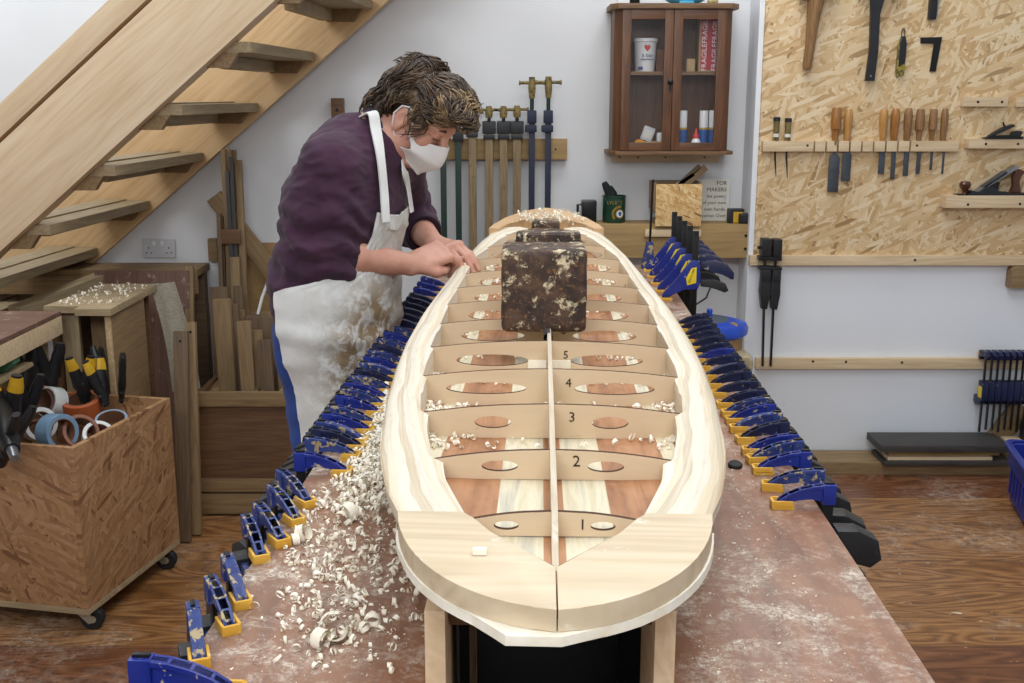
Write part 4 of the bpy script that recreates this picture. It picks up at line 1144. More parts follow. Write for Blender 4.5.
offs = [  # px centre, py top, Y top, width px, tilt px, material
 (222, 299, 4.22, 17, 4, 'rough_light', 'widest pale offcut at the front left of the crate, standing tallest in its row'),
 (234, 304, 4.26, 9, 5, 'rough_sawn', 'narrow brown offcut just right of the widest pale offcut'),
 (241, 310, 4.32, 7, 4, 'rough_light', 'slim pale offcut second right of the widest offcut'),
 (248, 316, 4.30, 8, 3, 'rough_sawn', 'slim brown offcut third right of the widest offcut'),
 (219, 287, 4.44, 18, 2, 'rough_sawn', 'broad dark offcut behind the widest pale offcut'),
 (238, 286, 4.50, 9, 1, 'rough_sawn', 'dark offcut at the back of the crate beneath the leaning planks'),
 (245, 318, 4.5, 40, 0, 'rough_brown', 'broad dark board standing at the back of the crate'),
 (244, 321, 4.12, 14, 4, 'rough_light', 'pale offcut at the middle front of the crate'),
 (256, 330, 4.16, 12, 2, 'rough_light', 'pale offcut with grey patch, right of the middle of the crate'),
 (264, 340, 4.12, 13, 6, 'rough_sawn', 'short brown offcut leaning right at the front of the crate'),
 (262, 317, 4.30, 26, 0, 'rough_sawn', 'wide brown offcut behind the short one in the crate'),
 (272, 312, 4.42, 22, 0, 'rough_light', 'flat pale offcut at the back right of the crate'),
 (280, 345, 4.18, 10, 10, 'rough_light', 'pale offcut leaning by the craftsman, right end of the crate'),
 (278, 328, 4.30, 12, 4, 'rough_sawn', 'brown offcut second from the right end of the crate'),
 (255, 312, 4.40, 10, 0, 'rough_sawn', 'thin brown offcut behind the middle of the crate'),
]
for i, (px, py, Yt, wp, tl, mat, lb) in enumerate(offs):
    x = atY(px, py, Yt).x
    stick(px, py, Yt, wp, Yt-.03, .04, .022 if wp < 15 else .030, mat, lb, tl)
for (a, b, w, lb) in (((210, 395, 4.16), (240, 366, 4.42), .045, 'short batten lying slantwise across the left of the crate'), ((253, 393, 4.10), (266, 376, 4.28), .035, 'stubby batten lying slantwise near the middle of the crate'), ((285, 394, 4.10), (294, 382, 4.22), .05, 'flat scrap of wood lying at the right end of the crate')):
    board('batten', atY(*a), atY(*b), w, .02, 'rough_light', label=lb, cat='timber', group='scraps lying across the crate')
# two tall boards in front of the crate
for i, (px, py, bqx, bqy, Y, w, mat, lb) in enumerate([(181, 331, 189, 541, 3.80, .052, 'rough_sawn', 'tall brown board with a bored hole leaning in front of the crate, left of two'), (191, 322, 197, 540, 3.87, .036, 'rough_light', 'tall pale board leaning in front of the crate, right of two')]):
    top = atY(px, py, Y+.12); bot = atZ(bqx, bqy-6, .004); bot.y = Y-.02
    o = board('leaning_board', bot, top, w, .022, mat, up=(0, 1, 0))
    th = thing('leaning_board', lb, 'board', (bot.x, bot.y, 0)); o.name = 'plank'; o.parent = th; o.matrix_basis = wm(th).inverted() @ o.matrix_basis
    th.name = 'leaning_board'
    d = (bot-top).normalized(); q = top+d*.035+Vector((0, -.0115, 0))
    part('bored_hole', MB().cyl(q+Vector((0, -.0005, 0)), q+Vector((0, .002, 0)), .005), 'dark_rubber', th)
# ---- bundle of long planks leaning on the wall
B = 'long planks leaning on the back wall'
for px, py, wp, Yt, bx_, mat, lb, t_ in [
    (223.5, 149, 4.5, 4.80, 5, 'rough_light', 'tallest thin plank leaning on the back wall, left edge of the bundle', .03),
    (228, 148, 5, 4.83, 5, 'pine_grey', 'long plank second from left in the bundle leaning on the wall', .02),
    (233, 150, 6, 4.85, 5, 'rough_light', 'long plank behind the dark strips in the leaning bundle', .02),
    (238.5, 160, 6, 4.80, 5, 'rough_light', 'long plank at the right edge of the leaning bundle', .03),
    (231, 157, 4, 4.77, 5, 'char_board', 'thin black strip standing in the middle of the leaning bundle', .012),
    (227.2, 171, 3.6, 4.76, 6, 'char_board', 'shorter black strip left of the other in the leaning bundle', .012),
    (219, 214, 4, 4.74, 2, 'rough_sawn', 'dark thin plank left of the leaning bundle', .025),
    (222.5, 216, 2.5, 4.78, 2, 'rough_brown', 'narrow dark lath between the bundle and its left-hand neighbour', .02),
    (235, 257, 9, 4.72, 3, 'rough_light', 'short pale plank in front of the leaning bundle', .02)]:
    stick(px, py, Yt, wp, Yt-.12, .045, t_, mat, lb, bx_, 'long_plank', B)
a = atY(232, 236, 4.74); mb = MB(); mb.box((a.x, 4.722, a.z), (.084, .014, .062), bev=.002); solo('packing_band', mb, 'rough_brown', 'brown band wrapped across the bundle of leaning planks', 'band')
a = atY(214, 196, 4.80); b = atY(288, 292, 4.80); board('diagonal_board', b, a, .075, .022, 'rough_light', up=(0, 1, 0), label='broad board leaning slantwise behind the bundle of planks', cat='board')
a = atY(262, 243, 4.85); o = board('tan_sheet', (a.x+.09, 4.80, .02), (a.x+.09, 4.86, a.z), .50, .012, 'tan_card', up=(0, 1, 0), label='plain tan sheet leaning on the wall behind the craftsman', cat='sheet')
a = atY(213, 250, 4.86); solo('wall_block', MB().box((a.x, 4.87, a.z), (.04, .04, .10), bev=.002), 'rough_light', 'small wooden block fixed to the wall left of the plank bundle', 'block')
# ================================================================== BACK WALL
def YW(px, py, Y=YB): return atY(px, py, Y)
# ---- clamp rack
a, b = atY(447, 149, YB-.025), atY(567, 149, YB-.025)
rk = thing('clamp_rack', 'pale timber rail on the back wall holding long sash clamps', 'rack', ((a.x+b.x)/2-.25, YB, a.z-.04))
board('rail', (a.x-.06, YB-.022, a.z), (b.x, YB-.022, a.z), .088, .044, 'oak_beam', up=(0, 1, 0), parent=rk)
part('screw', MB().cyl((b.x-.05, YB-.046, a.z), (b.x-.05, YB-.043, a.z), .004), 'dark_rubber', rk)
G2 = 'sash clamps hanging on the rack'
def sash(px, pytop, pybot, kind, label):
    Yc = YB-.075; p = atY(px, pytop, Yc); q = atY(px, pybot, Yc); zt, zb = p.z, q.z; x = p.x
    t = thing('sash_clamp', label, 'clamp', (x, Yc, zb), 0, G2)
    if kind == 'wood':
        zs = atY(px, 124 if px > 485 else 122, Yc).z
        part('bar', MB().box((x, Yc, (zs+zb)/2), (.034, .026, zs-zb), bev=.004), 'dirty_bar_wood', t)
        hd = part('head', MB().box((x, Yc+.006, zs-.015), (.058, .045, .055), bev=.006).box((x, Yc-.002, zs-.055), (.05, .03, .02), bev=.004), 'clamp_black', t)
        part('screw', MB().cyl((x, Yc-.012, zs+.01), (x, Yc-.012, zt-.02), .0075), 'black_steel', hd)
        part('handle', MB().tube([(x, Yc-.012, zt-.05), (x, Yc-.012, zt-.03), (x, Yc-.012, zt)], [.014, .017, .012], 12).tube([(x-.05, Yc-.012, zt-.016), (x-.04, Yc-.012, zt-.016), (x+.04, Yc-.012, zt-.016), (x+.05, Yc-.012, zt-.016)], [.010, .006, .006, .010], 10), 'brass_dirty', hd)
        zf = zb+.06; part('foot', MB().box((x, Yc, zf), (.05, .05, .05), bev=.006), 'clamp_black', t)
    else:
        zs = atY(px, 118, Yc).z if kind == 'navy' else zt
        m = 'navy_bar' if kind == 'navy' else 'green_bar'
        part('bar', MB().box((x, Yc, (zs+zb)/2), (.020, .030, zs-zb), bev=.002).box((x, Yc-.012, (zs+zb)/2), (.026, .005, zs-zb), bev=.001), m, t)
        if kind == 'navy':
            hd = part('head', MB().box((x, Yc, zs+.005), (.040, .05, .055), bev=.005).box((x-.004, Yc, zs-.045), (.050, .055, .030), bev=.005), 'navy_bar', t)
            part('screw', MB().cyl((x, Yc-.01, zs+.02), (x, Yc-.01, zt-.02), .0085), 'green_bar', hd)
            part('handle', MB().tube([(x, Yc-.01, zt-.085), (x, Yc-.01, zt-.045), (x, Yc-.01, zt+.004)], [.012, .016, .013], 12).tube([(x-.056, Yc-.01, zt-.02), (x-.045, Yc-.01, zt-.02), (x+.045, Yc-.01, zt-.02), (x+.056, Yc-.01, zt-.02)], [.011, .007, .007, .011], 10), 'brass_dirty', hd)
        else:
            part('head', MB().box((x, Yc, zs-.03), (.045, .05, .05), bev=.006), 'clamp_black', t)
        part('foot', MB().box((x, Yc-.01, zb+.06), (.045, .05, .05), bev=.005), m, t)
sash(443, 128, 300, 'green', 'green steel bar clamp on the rack, nearest the craftsman')
sash(458, 128, 300, 'green', 'green steel bar clamp on the rack, second from the craftsman')
sash(472, 108, 300, 'wood', 'wooden-bar sash clamp on the rack, right beside the green bars')
sash(489, 106, 300, 'wood', 'wooden-bar sash clamp on the rack, second of the four wooden ones')
sash(503.5, 106, 300, 'wood', 'wooden-bar sash clamp with brassy handle, third of the four wooden ones')
sash(517, 105.5, 300, 'wood', 'wooden-bar sash clamp with brassy handle, next to the navy clamps')
sash(532, 78, 300, 'navy', 'tall navy sash clamp with corroded T handle, left of two on the rack')
sash(548.5, 77.5, 300, 'navy', 'tall navy sash clamp with corroded T handle, right of two on the rack')
a = atY(338, 110, YB-.03); t = thing('rack_block', 'dark drilled wood block on the wall behind the shoulder of the craftsman', 'block', (a.x, YB, a.z-.05))
part('block', MB().box((a.x, YB-.03, a.z), (.05, .06, .10), bev=.003), 'rough_brown', t); part('bored_hole', MB().cyl((a.x, YB-.061, a.z), (a.x, YB-.058, a.z), .007), 'dark_rubber', t)
# ---- glazed wall cabinet
YF = YB-.20
def cz(py): return atY(670, py, YF).z
def cx(px): return atY(px, 80, YF).x
zt, zb = cz(9), cz(151); xl, xr = cx(614), cx(731); xm = (cx(670)+cx(674))/2
cab = thing('wall_cabinet', 'small dark wooden wall cabinet with two glazed doors and a keyhole catch', 'cabinet', ((xl+xr)/2, YB, zb-.02))
ch = .03
mb = MB(); out = [(xl-.02, YB-.001), (xl-.02, YF+.02), (xl+.01, YF-.025), (xr-.01, YF-.025), (xr+.025, YF+.02), (xr+.025, YB-.001)]
mb.prism(out, .022, z0=zt, bev=.004); part('cornice', mb, 'cabinet_top', cab)
mb = MB(); mb.prism(out, .016, z0=zb-.016, bev=.004); part('plinth', mb, 'cabinet_top', cab)
for s, x in ((1, xl), (-1, xr)):
    part('side', MB().box((x+s*.008, (YF+ch+YB)/2, (zt+zb)/2), (.016, YB-YF-ch, zt-zb), bev=.001), 'cabinet_wood', cab)
    mb = MB(); mb.prism([(x, YF+ch), (x+s*ch, YF), (x+s*ch, YF+.016), (x+s*.014, YF+ch)], zt-zb, z0=zb); part('corner_post', mb, 'cabinet_wood', cab)
part('back', MB().box(((xl+xr)/2, YB-.006, (zt+zb)/2), (xr-xl-.03, .010, zt-zb)), 'cabinet_wood', cab)
zs = cz(71)
part('shelf', MB().box(((xl+xr)/2, (YF+YB)/2+.01, zs-.008), (xr-xl-.034, YB-YF-.05, .014)), 'cabinet_top', cab)
def door(a, b, hand):
    d = bpy.data.objects.new('door', None); COL.objects.link(d); d.parent = cab
    fw = .036; y = YF-.006
    part('stile', MB().box((a+fw/2, y, (zt+zb)/2), (fw, .02, zt-zb-.006), bev=.002), 'cabinet_wood', d)
    part('stile', MB().box((b-fw/2, y, (zt+zb)/2), (fw, .02, zt-zb-.006), bev=.002), 'cabinet_wood', d)
    part('top_rail', MB().box(((a+b)/2, y, zt-.003-.019), (b-a-2*fw, .02, .038), bev=.002), 'cabinet_wood_x', d)
    part('bottom_rail', MB().box(((a+b)/2, y, zb+.003+.016), (b-a-2*fw, .02, .032), bev=.002), 'cabinet_wood_x', d)
    part('pane', MB().box(((a+b)/2, y, (zt+zb)/2), (b-a-2*fw+.006, .003, zt-zb-.07)), 'pane_glass', d)
    if hand:
        part('catch', MB().lathe([(.0, 0), (.010, .002), (.012, .008), (.006, .012), (0, .013)], 14, Matrix.Translation((b-fw/2+.01, y-.010, cz(82))) @ R90).box((b-fw/2+.01, y-.013, cz(86)), (.008, .006, .04), bev=.002), 'black_steel', d)
door(xl+ch, xm-.001, True); door(xm+.001, xr-ch, False)
ck = atY(665, 157, YB-.015); part('cleat', MB().box((ck.x, YB-.018, ck.z), (.47, .034, .042), bev=.002), 'pine', cab)
for dx in (-.2, -.12, 0, .17): part('screw', MB().cyl((ck.x+dx, YB-.0365, ck.z), (ck.x+dx, YB-.034, ck.z), .004), 'dark_rubber', cab)
YI = YB-.10
def inx(px, z): return atY(px, 100, YI).x
# contents
def can(px, z0, r, h, body, cap, label, name='spray_can', cat='can', band=None):
    x = inx(px, 0); t = thing(name, label, cat, (x, YI, z0))
    part('body', MB().lathe([(r*.92, z0), (r, z0+.004), (r, z0+h*.55), (r*.99, z0+h*.56)], 20, Matrix.Translation((x, YI, 0))), body, t)
    part('cap', MB().lathe([(r*.96, z0+h*.56), (r*.96, z0+h-.004), (r*.9, z0+h)], 20, Matrix.Translation((x, YI, 0))), cap, t)
    if band: part('band', MB().lathe([(r*1.004, z0+h*.52), (r*1.004, z0+h*.57)], 20, Matrix.Translation((x, YI, 0)), cap=False), band, t)
z1 = zs-.001
x = atY(645, 55, YF+.10).x; ty = YF+.10
tb_ = thing('white_tub', 'white plastic tub with a red heart on the cabinet shelf behind glass', 'tub', (x, ty, z1))
part('tub', MB().lathe([(.040, z1), (.041, z1+.002), (.048, z1+.125), (.044, z1+.125)], 28, Matrix.Translation((x, ty, 0))), 'white_plastic', tb_)
part('lid', MB().lathe([(.050, z1+.120), (.052, z1+.122), (.052, z1+.134), (.049, z1+.136), (0, z1+.136)], 28, Matrix.Translation((x, ty, 0))), 'white_plastic', tb_)
hp = [(.0, -.014), (.009, -.004), (.013, .004), (.012, .010), (.007, .013), (.002, .011), (0, .008), (-.002, .011), (-.007, .013), (-.012, .010), (-.013, .004), (-.009, -.004)]
part('heart', MB().prism(hp, .002, Matrix.Translation((x+.004, ty-.046, z1+.096)) @ R90), 'heart_red', tb_)
text('lettering', 'it bio', .022, 'label_navy', tb_, Matrix.Translation((x+.004, ty-.0465, z1+.066)) @ FACE_CAM)
part('stripe', MB().box((x+.004, ty-.0448, z1+.050), (.055, .002, .003)).box((x-.022, ty-.038, z1+.014), (.022, .003, .012)), 'label_navy', tb_)
# red FRAGILE tape roll / box
x = atY(708, 42, YI).x
fb = thing('fragile_carton', 'tall carton wrapped in red FRAGILE tape on the right of the cabinet shelf', 'carton', (x, YI, z1))
part('carton', MB().box((x, YI, z1+.115), (.085, .07, .23), bev=.002), 'cardboard', fb)
part('tape', MB().box((x+.004, YI-.0365, z1+.118), (.078, .002, .222)), 'tape_red', fb)
for dx in (-.020, .022):
    for dz in (.058, .17): text('lettering', 'FRAGILE', .030, 'white_plastic', fb, Matrix.Translation((x+dx, YI-.0378, z1+dz)) @ FACE_CAM @ Matrix.Rotation(PI/2, 4, 'Z'))
x = atY(690, 62, YI-.02).x; solo('wood_block', MB().box((x, YI-.02, z1+.026), (.035, .05, .052), bev=.004), 'cardboard', 'pale block standing left of the red carton in the cabinet', 'block')
x = atY(659, 58, YI+.02).x; solo('pale_box', MB().box((x, YI+.02, z1+.045), (.03, .07, .09), bev=.002), 'tape_core', 'brown box standing right of the white tub in the cabinet', 'box')
x = atY(666.5, 50, YI+.03).x; solo('card_sleeve', MB().box((x, YI+.03, z1+.08), (.012, .05, .16), bev=.002), 'white_paper', 'thin white card sleeve standing by the door stile in the cabinet', 'card')
z0 = zb
can(683.5, z0, .0195, .165, 'spray_blue', 'white_plastic', 'blue and white spray can, left of the three in the cabinet', band='grip_yellow')
can(704.5, z0, .0195, .165, 'spray_blue', 'white_plastic', 'blue and white spray can, middle of the three in the cabinet', band='grip_yellow')
can(714.0, z0, .0195, .166, 'spray_blue', 'white_plastic', 'blue and white spray can, right of the three in the cabinet', band='grip_yellow')
x = atY(696, 135, YI-.05).x
gb = thing('glue_bottle', 'small white glue bottle with a red nozzle before the spray cans', 'bottle', (x, YI-.05, z0))
part('bottle', MB().lathe([(.018, z0), (.020, z0+.003), (.020, z0+.038), (.012, z0+.050)], 18, Matrix.Translation((x, YI-.05, 0))), 'white_plastic', gb)
part('nozzle', MB().lathe([(.013, z0+.050), (.013, z0+.062), (.006, z0+.072), (.003, z0+.092)], 14, Matrix.Translation((x, YI-.05, 0))), 'heart_red', gb)
text('lettering', 'GLUE', .010, 'label_navy', gb, Matrix.Translation((x, YI-.0706, z0+.02)) @ FACE_CAM)
x = atY(650, 140, YI).x; solo('small_tray', MB().box((x+.01, YI, z0+.018), (.10, .09, .036), bev=.003), 'cardboard', 'shallow carton lying on the bottom of the cabinet', 'carton')
x = atY(639, 140, YI-.045).x; t = thing('toy_tin', 'round orange and red tin at the bottom left of the cabinet', 'tin', (x, YI-.06, z0))
part('tin', MB().lathe([(.0, -.008), (.023, -.008), (.024, 0), (.023, .008), (0, .008)], 22, Matrix.Translation((x, YI-.06, z0+.024)) @ R90), 'orange_toy', t); part('badge', MB().lathe([(0, 0), (.009, 0), (.009, .004), (0, .004)], 14, Matrix.Translation((x+.014, YI-.068, z0+.014)) @ R90), 'heart_red', t)
x = atY(648, 121, YI).x; t = thing('clear_packet', 'clear packet with white label leaning on the carton in the cabinet', 'packet', (x, YI, z0+.036))
part('packet', MB().box((0, 0, 0), (.05, .02, .06), Matrix.Translation((x, YI, z0+.068)) @ Matrix.Rotation(.35, 4, 'Y'), bev=.006), 'grey_socket', t); part('packet_label', MB().box((0, -.0108, 0), (.03, .001, .035), Matrix.Translation((x, YI, z0+.068)) @ Matrix.Rotation(.35, 4, 'Y')), 'white_paper', t)
x = atY(661, 122, YI).x; solo('white_box', MB().box((x, YI, z0+.036+.018), (.035, .04, .036), bev=.004), 'white_plastic', 'small white box on the carton beside the door stile in the cabinet', 'box')
# things standing on the cornice
zc = zt+.022
x = atY(623, 4, YI-.05).x; solo('white_carton', MB().box((x, YI-.05, zc+.03), (.05, .05, .06), bev=.002), 'white_plastic', 'white and dark carton on top of the cabinet at the left', 'carton')
x = atY(634, 4, YI-.05).x; solo('dark_jar', MB().lathe([(.022, zc), (.024, zc+.004), (.024, zc+.05), (.016, zc+.06), (.016, zc+.075), (0, zc+.075)], 20, Matrix.Translation((x, YI-.05, 0))), 'cup_black', 'dark jar on top of the cabinet beside the white carton', 'jar')
x = atY(685, 2, YI-.04).x; mb = MB(); mb.ell((x, YI-.04, zc+.028), (.088, .05, .03)); mb.box((x, YI-.08, zc+.006), (.06, .02, .012), bev=.004); solo('turquoise_pouch', mb, 'turquoise', 'turquoise rounded pouch lying on top of the cabinet', 'pouch')
x = atY(714, 2, YI-.04).x; mb = MB(); mb.ell((x, YI-.04, zc+.016), (.018, .02, .017)); mb.ell((x-.018, YI-.05, zc+.012), (.012, .014, .012)); solo('dried_sponge', mb, 'pale_roll', 'small straw-coloured sponge at the right on the cabinet top', 'sponge')
# ---- wall beam used as a shelf
YM = YB-.16
a, b = atY(603, 224, YM), atY(751, 224, YM); lo = atY(680, 258, YM).z
bm_ = thing('wall_beam', 'thick pale timber beam on the back wall used as a shelf', 'beam', ((a.x+b.x)/2, YB, lo))
o = board('beam', (a.x-.35, YB-.08, (a.z+lo)/2), (b.x, YB-.08, (a.z+lo)/2), a.z-lo, .16, 'oak_beam', up=(0, 1, 0), parent=bm_, bev=.004)
part('bolt', MB().cyl((b.x-.02, YM-.004, a.z-.05), (b.x-.02, YM+.002, a.z-.05), .006).cyl((b.x-.02, YM-.004, lo+.04), (b.x-.02, YM+.002, lo+.04), .006), 'black_steel', bm_)
zS = a.z; YS = YB-.085
def onb(px): return atY(px, 210, YS).x
x = onb(588)
t = thing('black_mug', 'black square mug with handle standing on the wall beam', 'mug', (x, YS, zS))
part('mug', MB().box((x+.003, YS, zS+.048), (.066, .066, .096), bev=.008), 'cup_black', t)
part('handle', MB().tube([(x-.028, YS-.02, zS+.078), (x-.046, YS-.02, zS+.078), (x-.046, YS-.02, zS+.022), (x-.028, YS-.02, zS+.022)], .006, 8), 'cup_black', t)
x = onb(614)
t = thing('syrup_tin', 'green and gold tin with curved lettering on the wall beam', 'tin', (x, YS, zS))
r = .050
part('tin', MB().lathe([(r-.002, zS), (r, zS+.003), (r, zS+.108), (r+.002, zS+.110), (r+.002, zS+.116), (r-.004, zS+.116), (r-.004, zS+.05)], 30, Matrix.Translation((x, YS, 0)), cap=False), 'tin_green', t)
def wrap(poly, tz, rr, off, mat, name, cxo=0):
    tb = bmesh.new(); vs = []
    for (u, v) in poly:
        a_ = (u+cxo)/rr; vs.append(tb.verts.new((x+rr*math.sin(a_)*off, YS-rr*math.cos(a_)*off, tz+v)))
    tb.faces.new(vs); m_ = MB(); m_.merge(tb); part(name, m_, mat, t)
def disc(r0, n=24): return [(r0*math.cos(2*PI*k/n), r0*math.sin(2*PI*k/n)) for k in range(n)]
wrap(disc(.020), zS+.040, r, 1.012, 'tin_gold', 'emblem', .022); wrap(disc(.015), zS+.040, r, 1.02, 'white_plastic', 'emblem', .022); wrap(disc(.008), zS+.042, r, 1.028, 'spray_blue', 'emblem', .022)
for i in range(13):
    a_ = PI*(.45+.75*i/12); c_ = (math.cos(a_), math.sin(a_))
    wrap([(c_[0]*.026-c_[1]*.0025, c_[1]*.026+c_[0]*.0025), (c_[0]*.036-c_[1]*.0035, c_[1]*.036+c_[0]*.0035), (c_[0]*.036+c_[1]*.001, c_[1]*.036-c_[0]*.001), (c_[0]*.026+c_[1]*.001, c_[1]*.026-c_[0]*.001)], zS+.040, r, 1.015, 'tin_gold', 'ray', .022)
wrap([(-.045, -.003), (.045, -.003), (.045, .003), (-.045, .003)][::1], zS+.100, r, 1.01, 'tin_gold', 'gold_band')
for i, ch_ in enumerate("LYLE'S"):
    a_ = (-.032+i*.012)/r; text('lettering', ch_, .020, 'tin_gold', t, Matrix.Translation((x+r*math.sin(a_)*1.015, YS-r*math.cos(a_)*1.015, zS+.088)) @ Matrix.Rotation(a_, 4, 'Z') @ FACE_CAM)
mb = MB(); mb.tube([(x-.02, YS, zS+.05), (x-.022, YS, zS+.12), (x-.034, YS-.006, zS+.15), (x-.046, YS-.010, zS+.172)], [.020, .018, .017, .012], 10); mb.tube([(x-.004, YS, zS+.05), (x-.006, YS, zS+.125), (x-.020, YS, zS+.155)], [.02, .018, .010], 10)
solo('gardening_glove', mb, 'glove_dark', 'dark rolled glove stuffed upright in the green tin', 'glove')
# OSB box on a bracket before the beam
YO = YB-.185
a, b = atY(656, 184, YO), atY(702, 184, YO); lo2 = atY(680, 226, YO).z
ob = thing('chipboard_box', 'open box with a pale chipboard front on the wall beam', 'box', ((a.x+b.x)/2, YO+.07, lo2))
hb = a.z-lo2
board('front', (a.x, YO-.005, (a.z+lo2)/2), (b.x, YO-.005, (a.z+lo2)/2), hb, .014, 'osb_small', up=(0, 1, 0), parent=ob)
for x_ in (a.x-.002, b.x-.006): board('side', (x_, YO+.005, a.z-.055), (x_, YO+.165, a.z-.055), .12, .012, 'rough_light', up=(1, 0, 0), parent=ob)
board('back', (a.x+.004, YO+.158, a.z-.055), (b.x-.012, YO+.158, a.z-.055), .12, .010, 'rough_light', up=(0, 1, 0), parent=ob)
board('floor', (a.x+.004, YO+.085, zS+.010), (b.x-.012, YO+.085, zS+.010), .14, .010, 'rough_light', parent=ob)
c1 = atY(645, 233, YM-.02); board('bracket', (c1.x, YM-.014, c1.z), (c1.x+.24, YM-.014, c1.z), .030, .026, 'pine', up=(0, 1, 0), parent=ob)
for (p0, p1, w_, mt, lb) in (((684, 185), (706, 167), .03, 'rough_light', 'wide stick leaning out of the chipboard box, lowest of three'), ((680, 184), (700, 166), .022, 'rough_sawn', 'brown stick leaning out of the chipboard box, behind the wide one'), ((676, 186), (694, 174), .018, 'pine_pale', 'short white stick in the chipboard box')):
    p, q = atY(*p0, YO+.06), atY(*p1, YO+.06); d = (q-p).normalized(); board('wood_stick', p-d*.08, q, w_, .01, mt, up=(0, 1, 0), label=lb, cat='stick', group='sticks in the chipboard box')
# printed card
p, q = atY(702, 179, YB-.03), atY(728, 222, YB-.03)
cd = thing('printed_card', 'cream card with black printed lines standing on the wall beam', 'card', ((p.x+q.x)/2, YB-.03, zS))
cw = .165; x1_ = q.x; hC = p.z-zS
part('card', MB().box((x1_-cw/2, YB-.03, zS+hC/2), (cw, .004, hC), bev=.0005), 'white_paper', cd)
for i, s_ in enumerate(['FOR', 'MAKERS', 'the power', 'of your own', 'own hands.', 'comes Over']):
    text('lettering', s_, .021 if i > 1 else .024, 'ink', cd, Matrix.Translation((x1_-.012, YB-.0324, p.z-.018-.0285*i)) @ FACE_CAM, align='RIGHT')
part('print_mark', MB().box((x1_-.018, YB-.0325, p.z-.085), (.014, .001, .02)), 'grey_socket', cd)
# tape measure and black box
x = onb(734); t = thing('tape_measure', 'yellow and black tape measure on the wall beam', 'tape measure', (x, YS-.03, zS))
part('case', MB().box((x, YS-.03, zS+.030), (.062, .05, .060), bev=.012, seg=3), 'grip_yellow', t); part('rubber_guard', MB().box((x-.022, YS-.03, zS+.030), (.022, .053, .064), bev=.008).box((x+.01, YS-.03, zS+.056), (.05, .053, .012), bev=.005), 'black_plastic', t)
x = onb(744); solo('black_case', MB().box((x+.004, YS-.05, zS+.022), (.075, .045, .044), bev=.010, seg=3), 'black_plastic', 'black rounded case lying beside the tape measure on the beam', 'case')
# cable dropping below the beam
a = atY(716, 256, YM-.005); mb = MB(); mb.tube([a, a+Vector((-.002, -.004, -.06)), a+Vector((-.02, -.03, -.12)), a+Vector((-.05, -.08, -.17)), a+Vector((-.10, -.14, -.185))], .004, 8); solo('black_cable', mb, 'black_plastic', 'short black cable dropping below the right end of the wall beam', 'cable')
# ---- drum with blue lid
c = atY(720, 335, 4.32); zd = atY(720, 329, 4.32).z; cxd = c.x-.025
dr = thing('lidded_drum', 'storage drum with a domed bright blue lid and grey centre behind the clamps', 'drum', (cxd, 4.40, 0))
Md = Matrix.Translation((cxd, 4.40, 0))
part('drum', MB().lathe([(.11, 0), (.125, .01), (.13, zd-.06), (.135, zd-.03)], 32, Md), 'tan_card', dr)
part('lid', MB().lathe([(.135, zd-.04), (.150, zd-.028), (.152, zd-.005), (.143, zd+.012), (.10, zd+.024), (.0, zd+.026)], 40, Md), 'lid_blue', dr)
part('lid_top', MB().lathe([(.112, zd+.021), (.10, zd+.027), (.0, zd+.034)], 32, Md @ Matrix.Translation((-.03, .01, 0))), 'lid_grey', dr)
part('knob', MB().lathe([(.012, zd+.02), (.012, zd+.058), (.008, zd+.062), (0, zd+.062)], 14, Md @ Matrix.Translation((.0, .03, 0))), 'lid_blue', dr)
part('badge', MB().lathe([(.0, 0), (.02, 0), (.02, .002), (0, .002)], 18, Md @ Matrix.Translation((.072, -.088, zd+.017)) @ Matrix.Rotation(.35, 4, 'X')), 'tin_gold', dr)
part('sticker', MB().prism([(-.02, -.02), (.035, -.02), (-.01, .02)], .002, Md @ Matrix.Translation((.0, -.118, zd+.012)) @ Matrix.Rotation(.5, 4, 'X')), 'white_plastic', dr)
mb = MB(); c = atY(742, 362, 4.25); mb.box((c.x-.03, 4.28, .30), (.13, .16, .60), bev=.03, seg=4)
bm = mb.bm; bmesh.ops.subdivide_edges(bm, edges=[e for e in bm.edges if e.calc_length() > .05], cuts=8, use_grid_fill=True)
for v in bm.verts: v.co += Vector((noise.noise(v.co*14), noise.noise(v.co*14+Vector((7, 0, 0))), 0))*.012
solo('sacking_bundle', mb, 'sack', 'dusty tan bundle of sacking standing in front of the drum', 'sack')
# ================================================================== TOOL WALL (RIGHT)
YO1 = YP-.018
p = atY(754, 255, YO1)
x0 = p.x; zlow = atY(880, 255, YO1).z
o = board('tool_board', (x0, YP-.009, (zlow+2.45)/2), (x0+2.03, YP-.009, (zlow+2.45)/2), 2.45-zlow, .018, 'osb_wall', up=(0, -1, 0), label='big pale chipboard panel on the wall carrying hand tools', cat='wall panel')
def rail_(name, px0, px1, py0, py1, d, label, mat='pine', cat='rail', holes=(), ext=0):
    Y = YP-d; a, b = atY(px0, (py0+py1)/2, Y), atY(px1, (py0+py1)/2, Y); zt, zb = atY(px0, py0, Y).z, atY(px0, py1, Y).z
    t = thing(name, label, cat, ((a.x+b.x)/2, YP, zb))
    board('timber', (a.x, YP-d/2, (zt+zb)/2), (b.x+ext, YP-d/2, (zt+zb)/2), zt-zb, d, mat, up=(0, -1, 0), parent=t, bev=.0015)
    for h in holes:
        c = atY(h[0], h[1], Y); part('screw_hole', MB().cyl((c.x, Y-.0006, c.z), (c.x, Y+.001, c.z), .0055), 'dark_rubber', t)
    return t, zt, zb
rail_('ledge_rail', 750, 1024, 255.5, 265.5, .035, 'pine rail running along the bottom of the chipboard panel', holes=((915, 260),), ext=.9)
rail_('clamp_rail', 756, 984, 358.5, 369, .03, 'lower pine rail on the white wall holding the row of small clamps', holes=((813, 361.5), (846, 361.8), (902, 362.5)), ext=1.0)
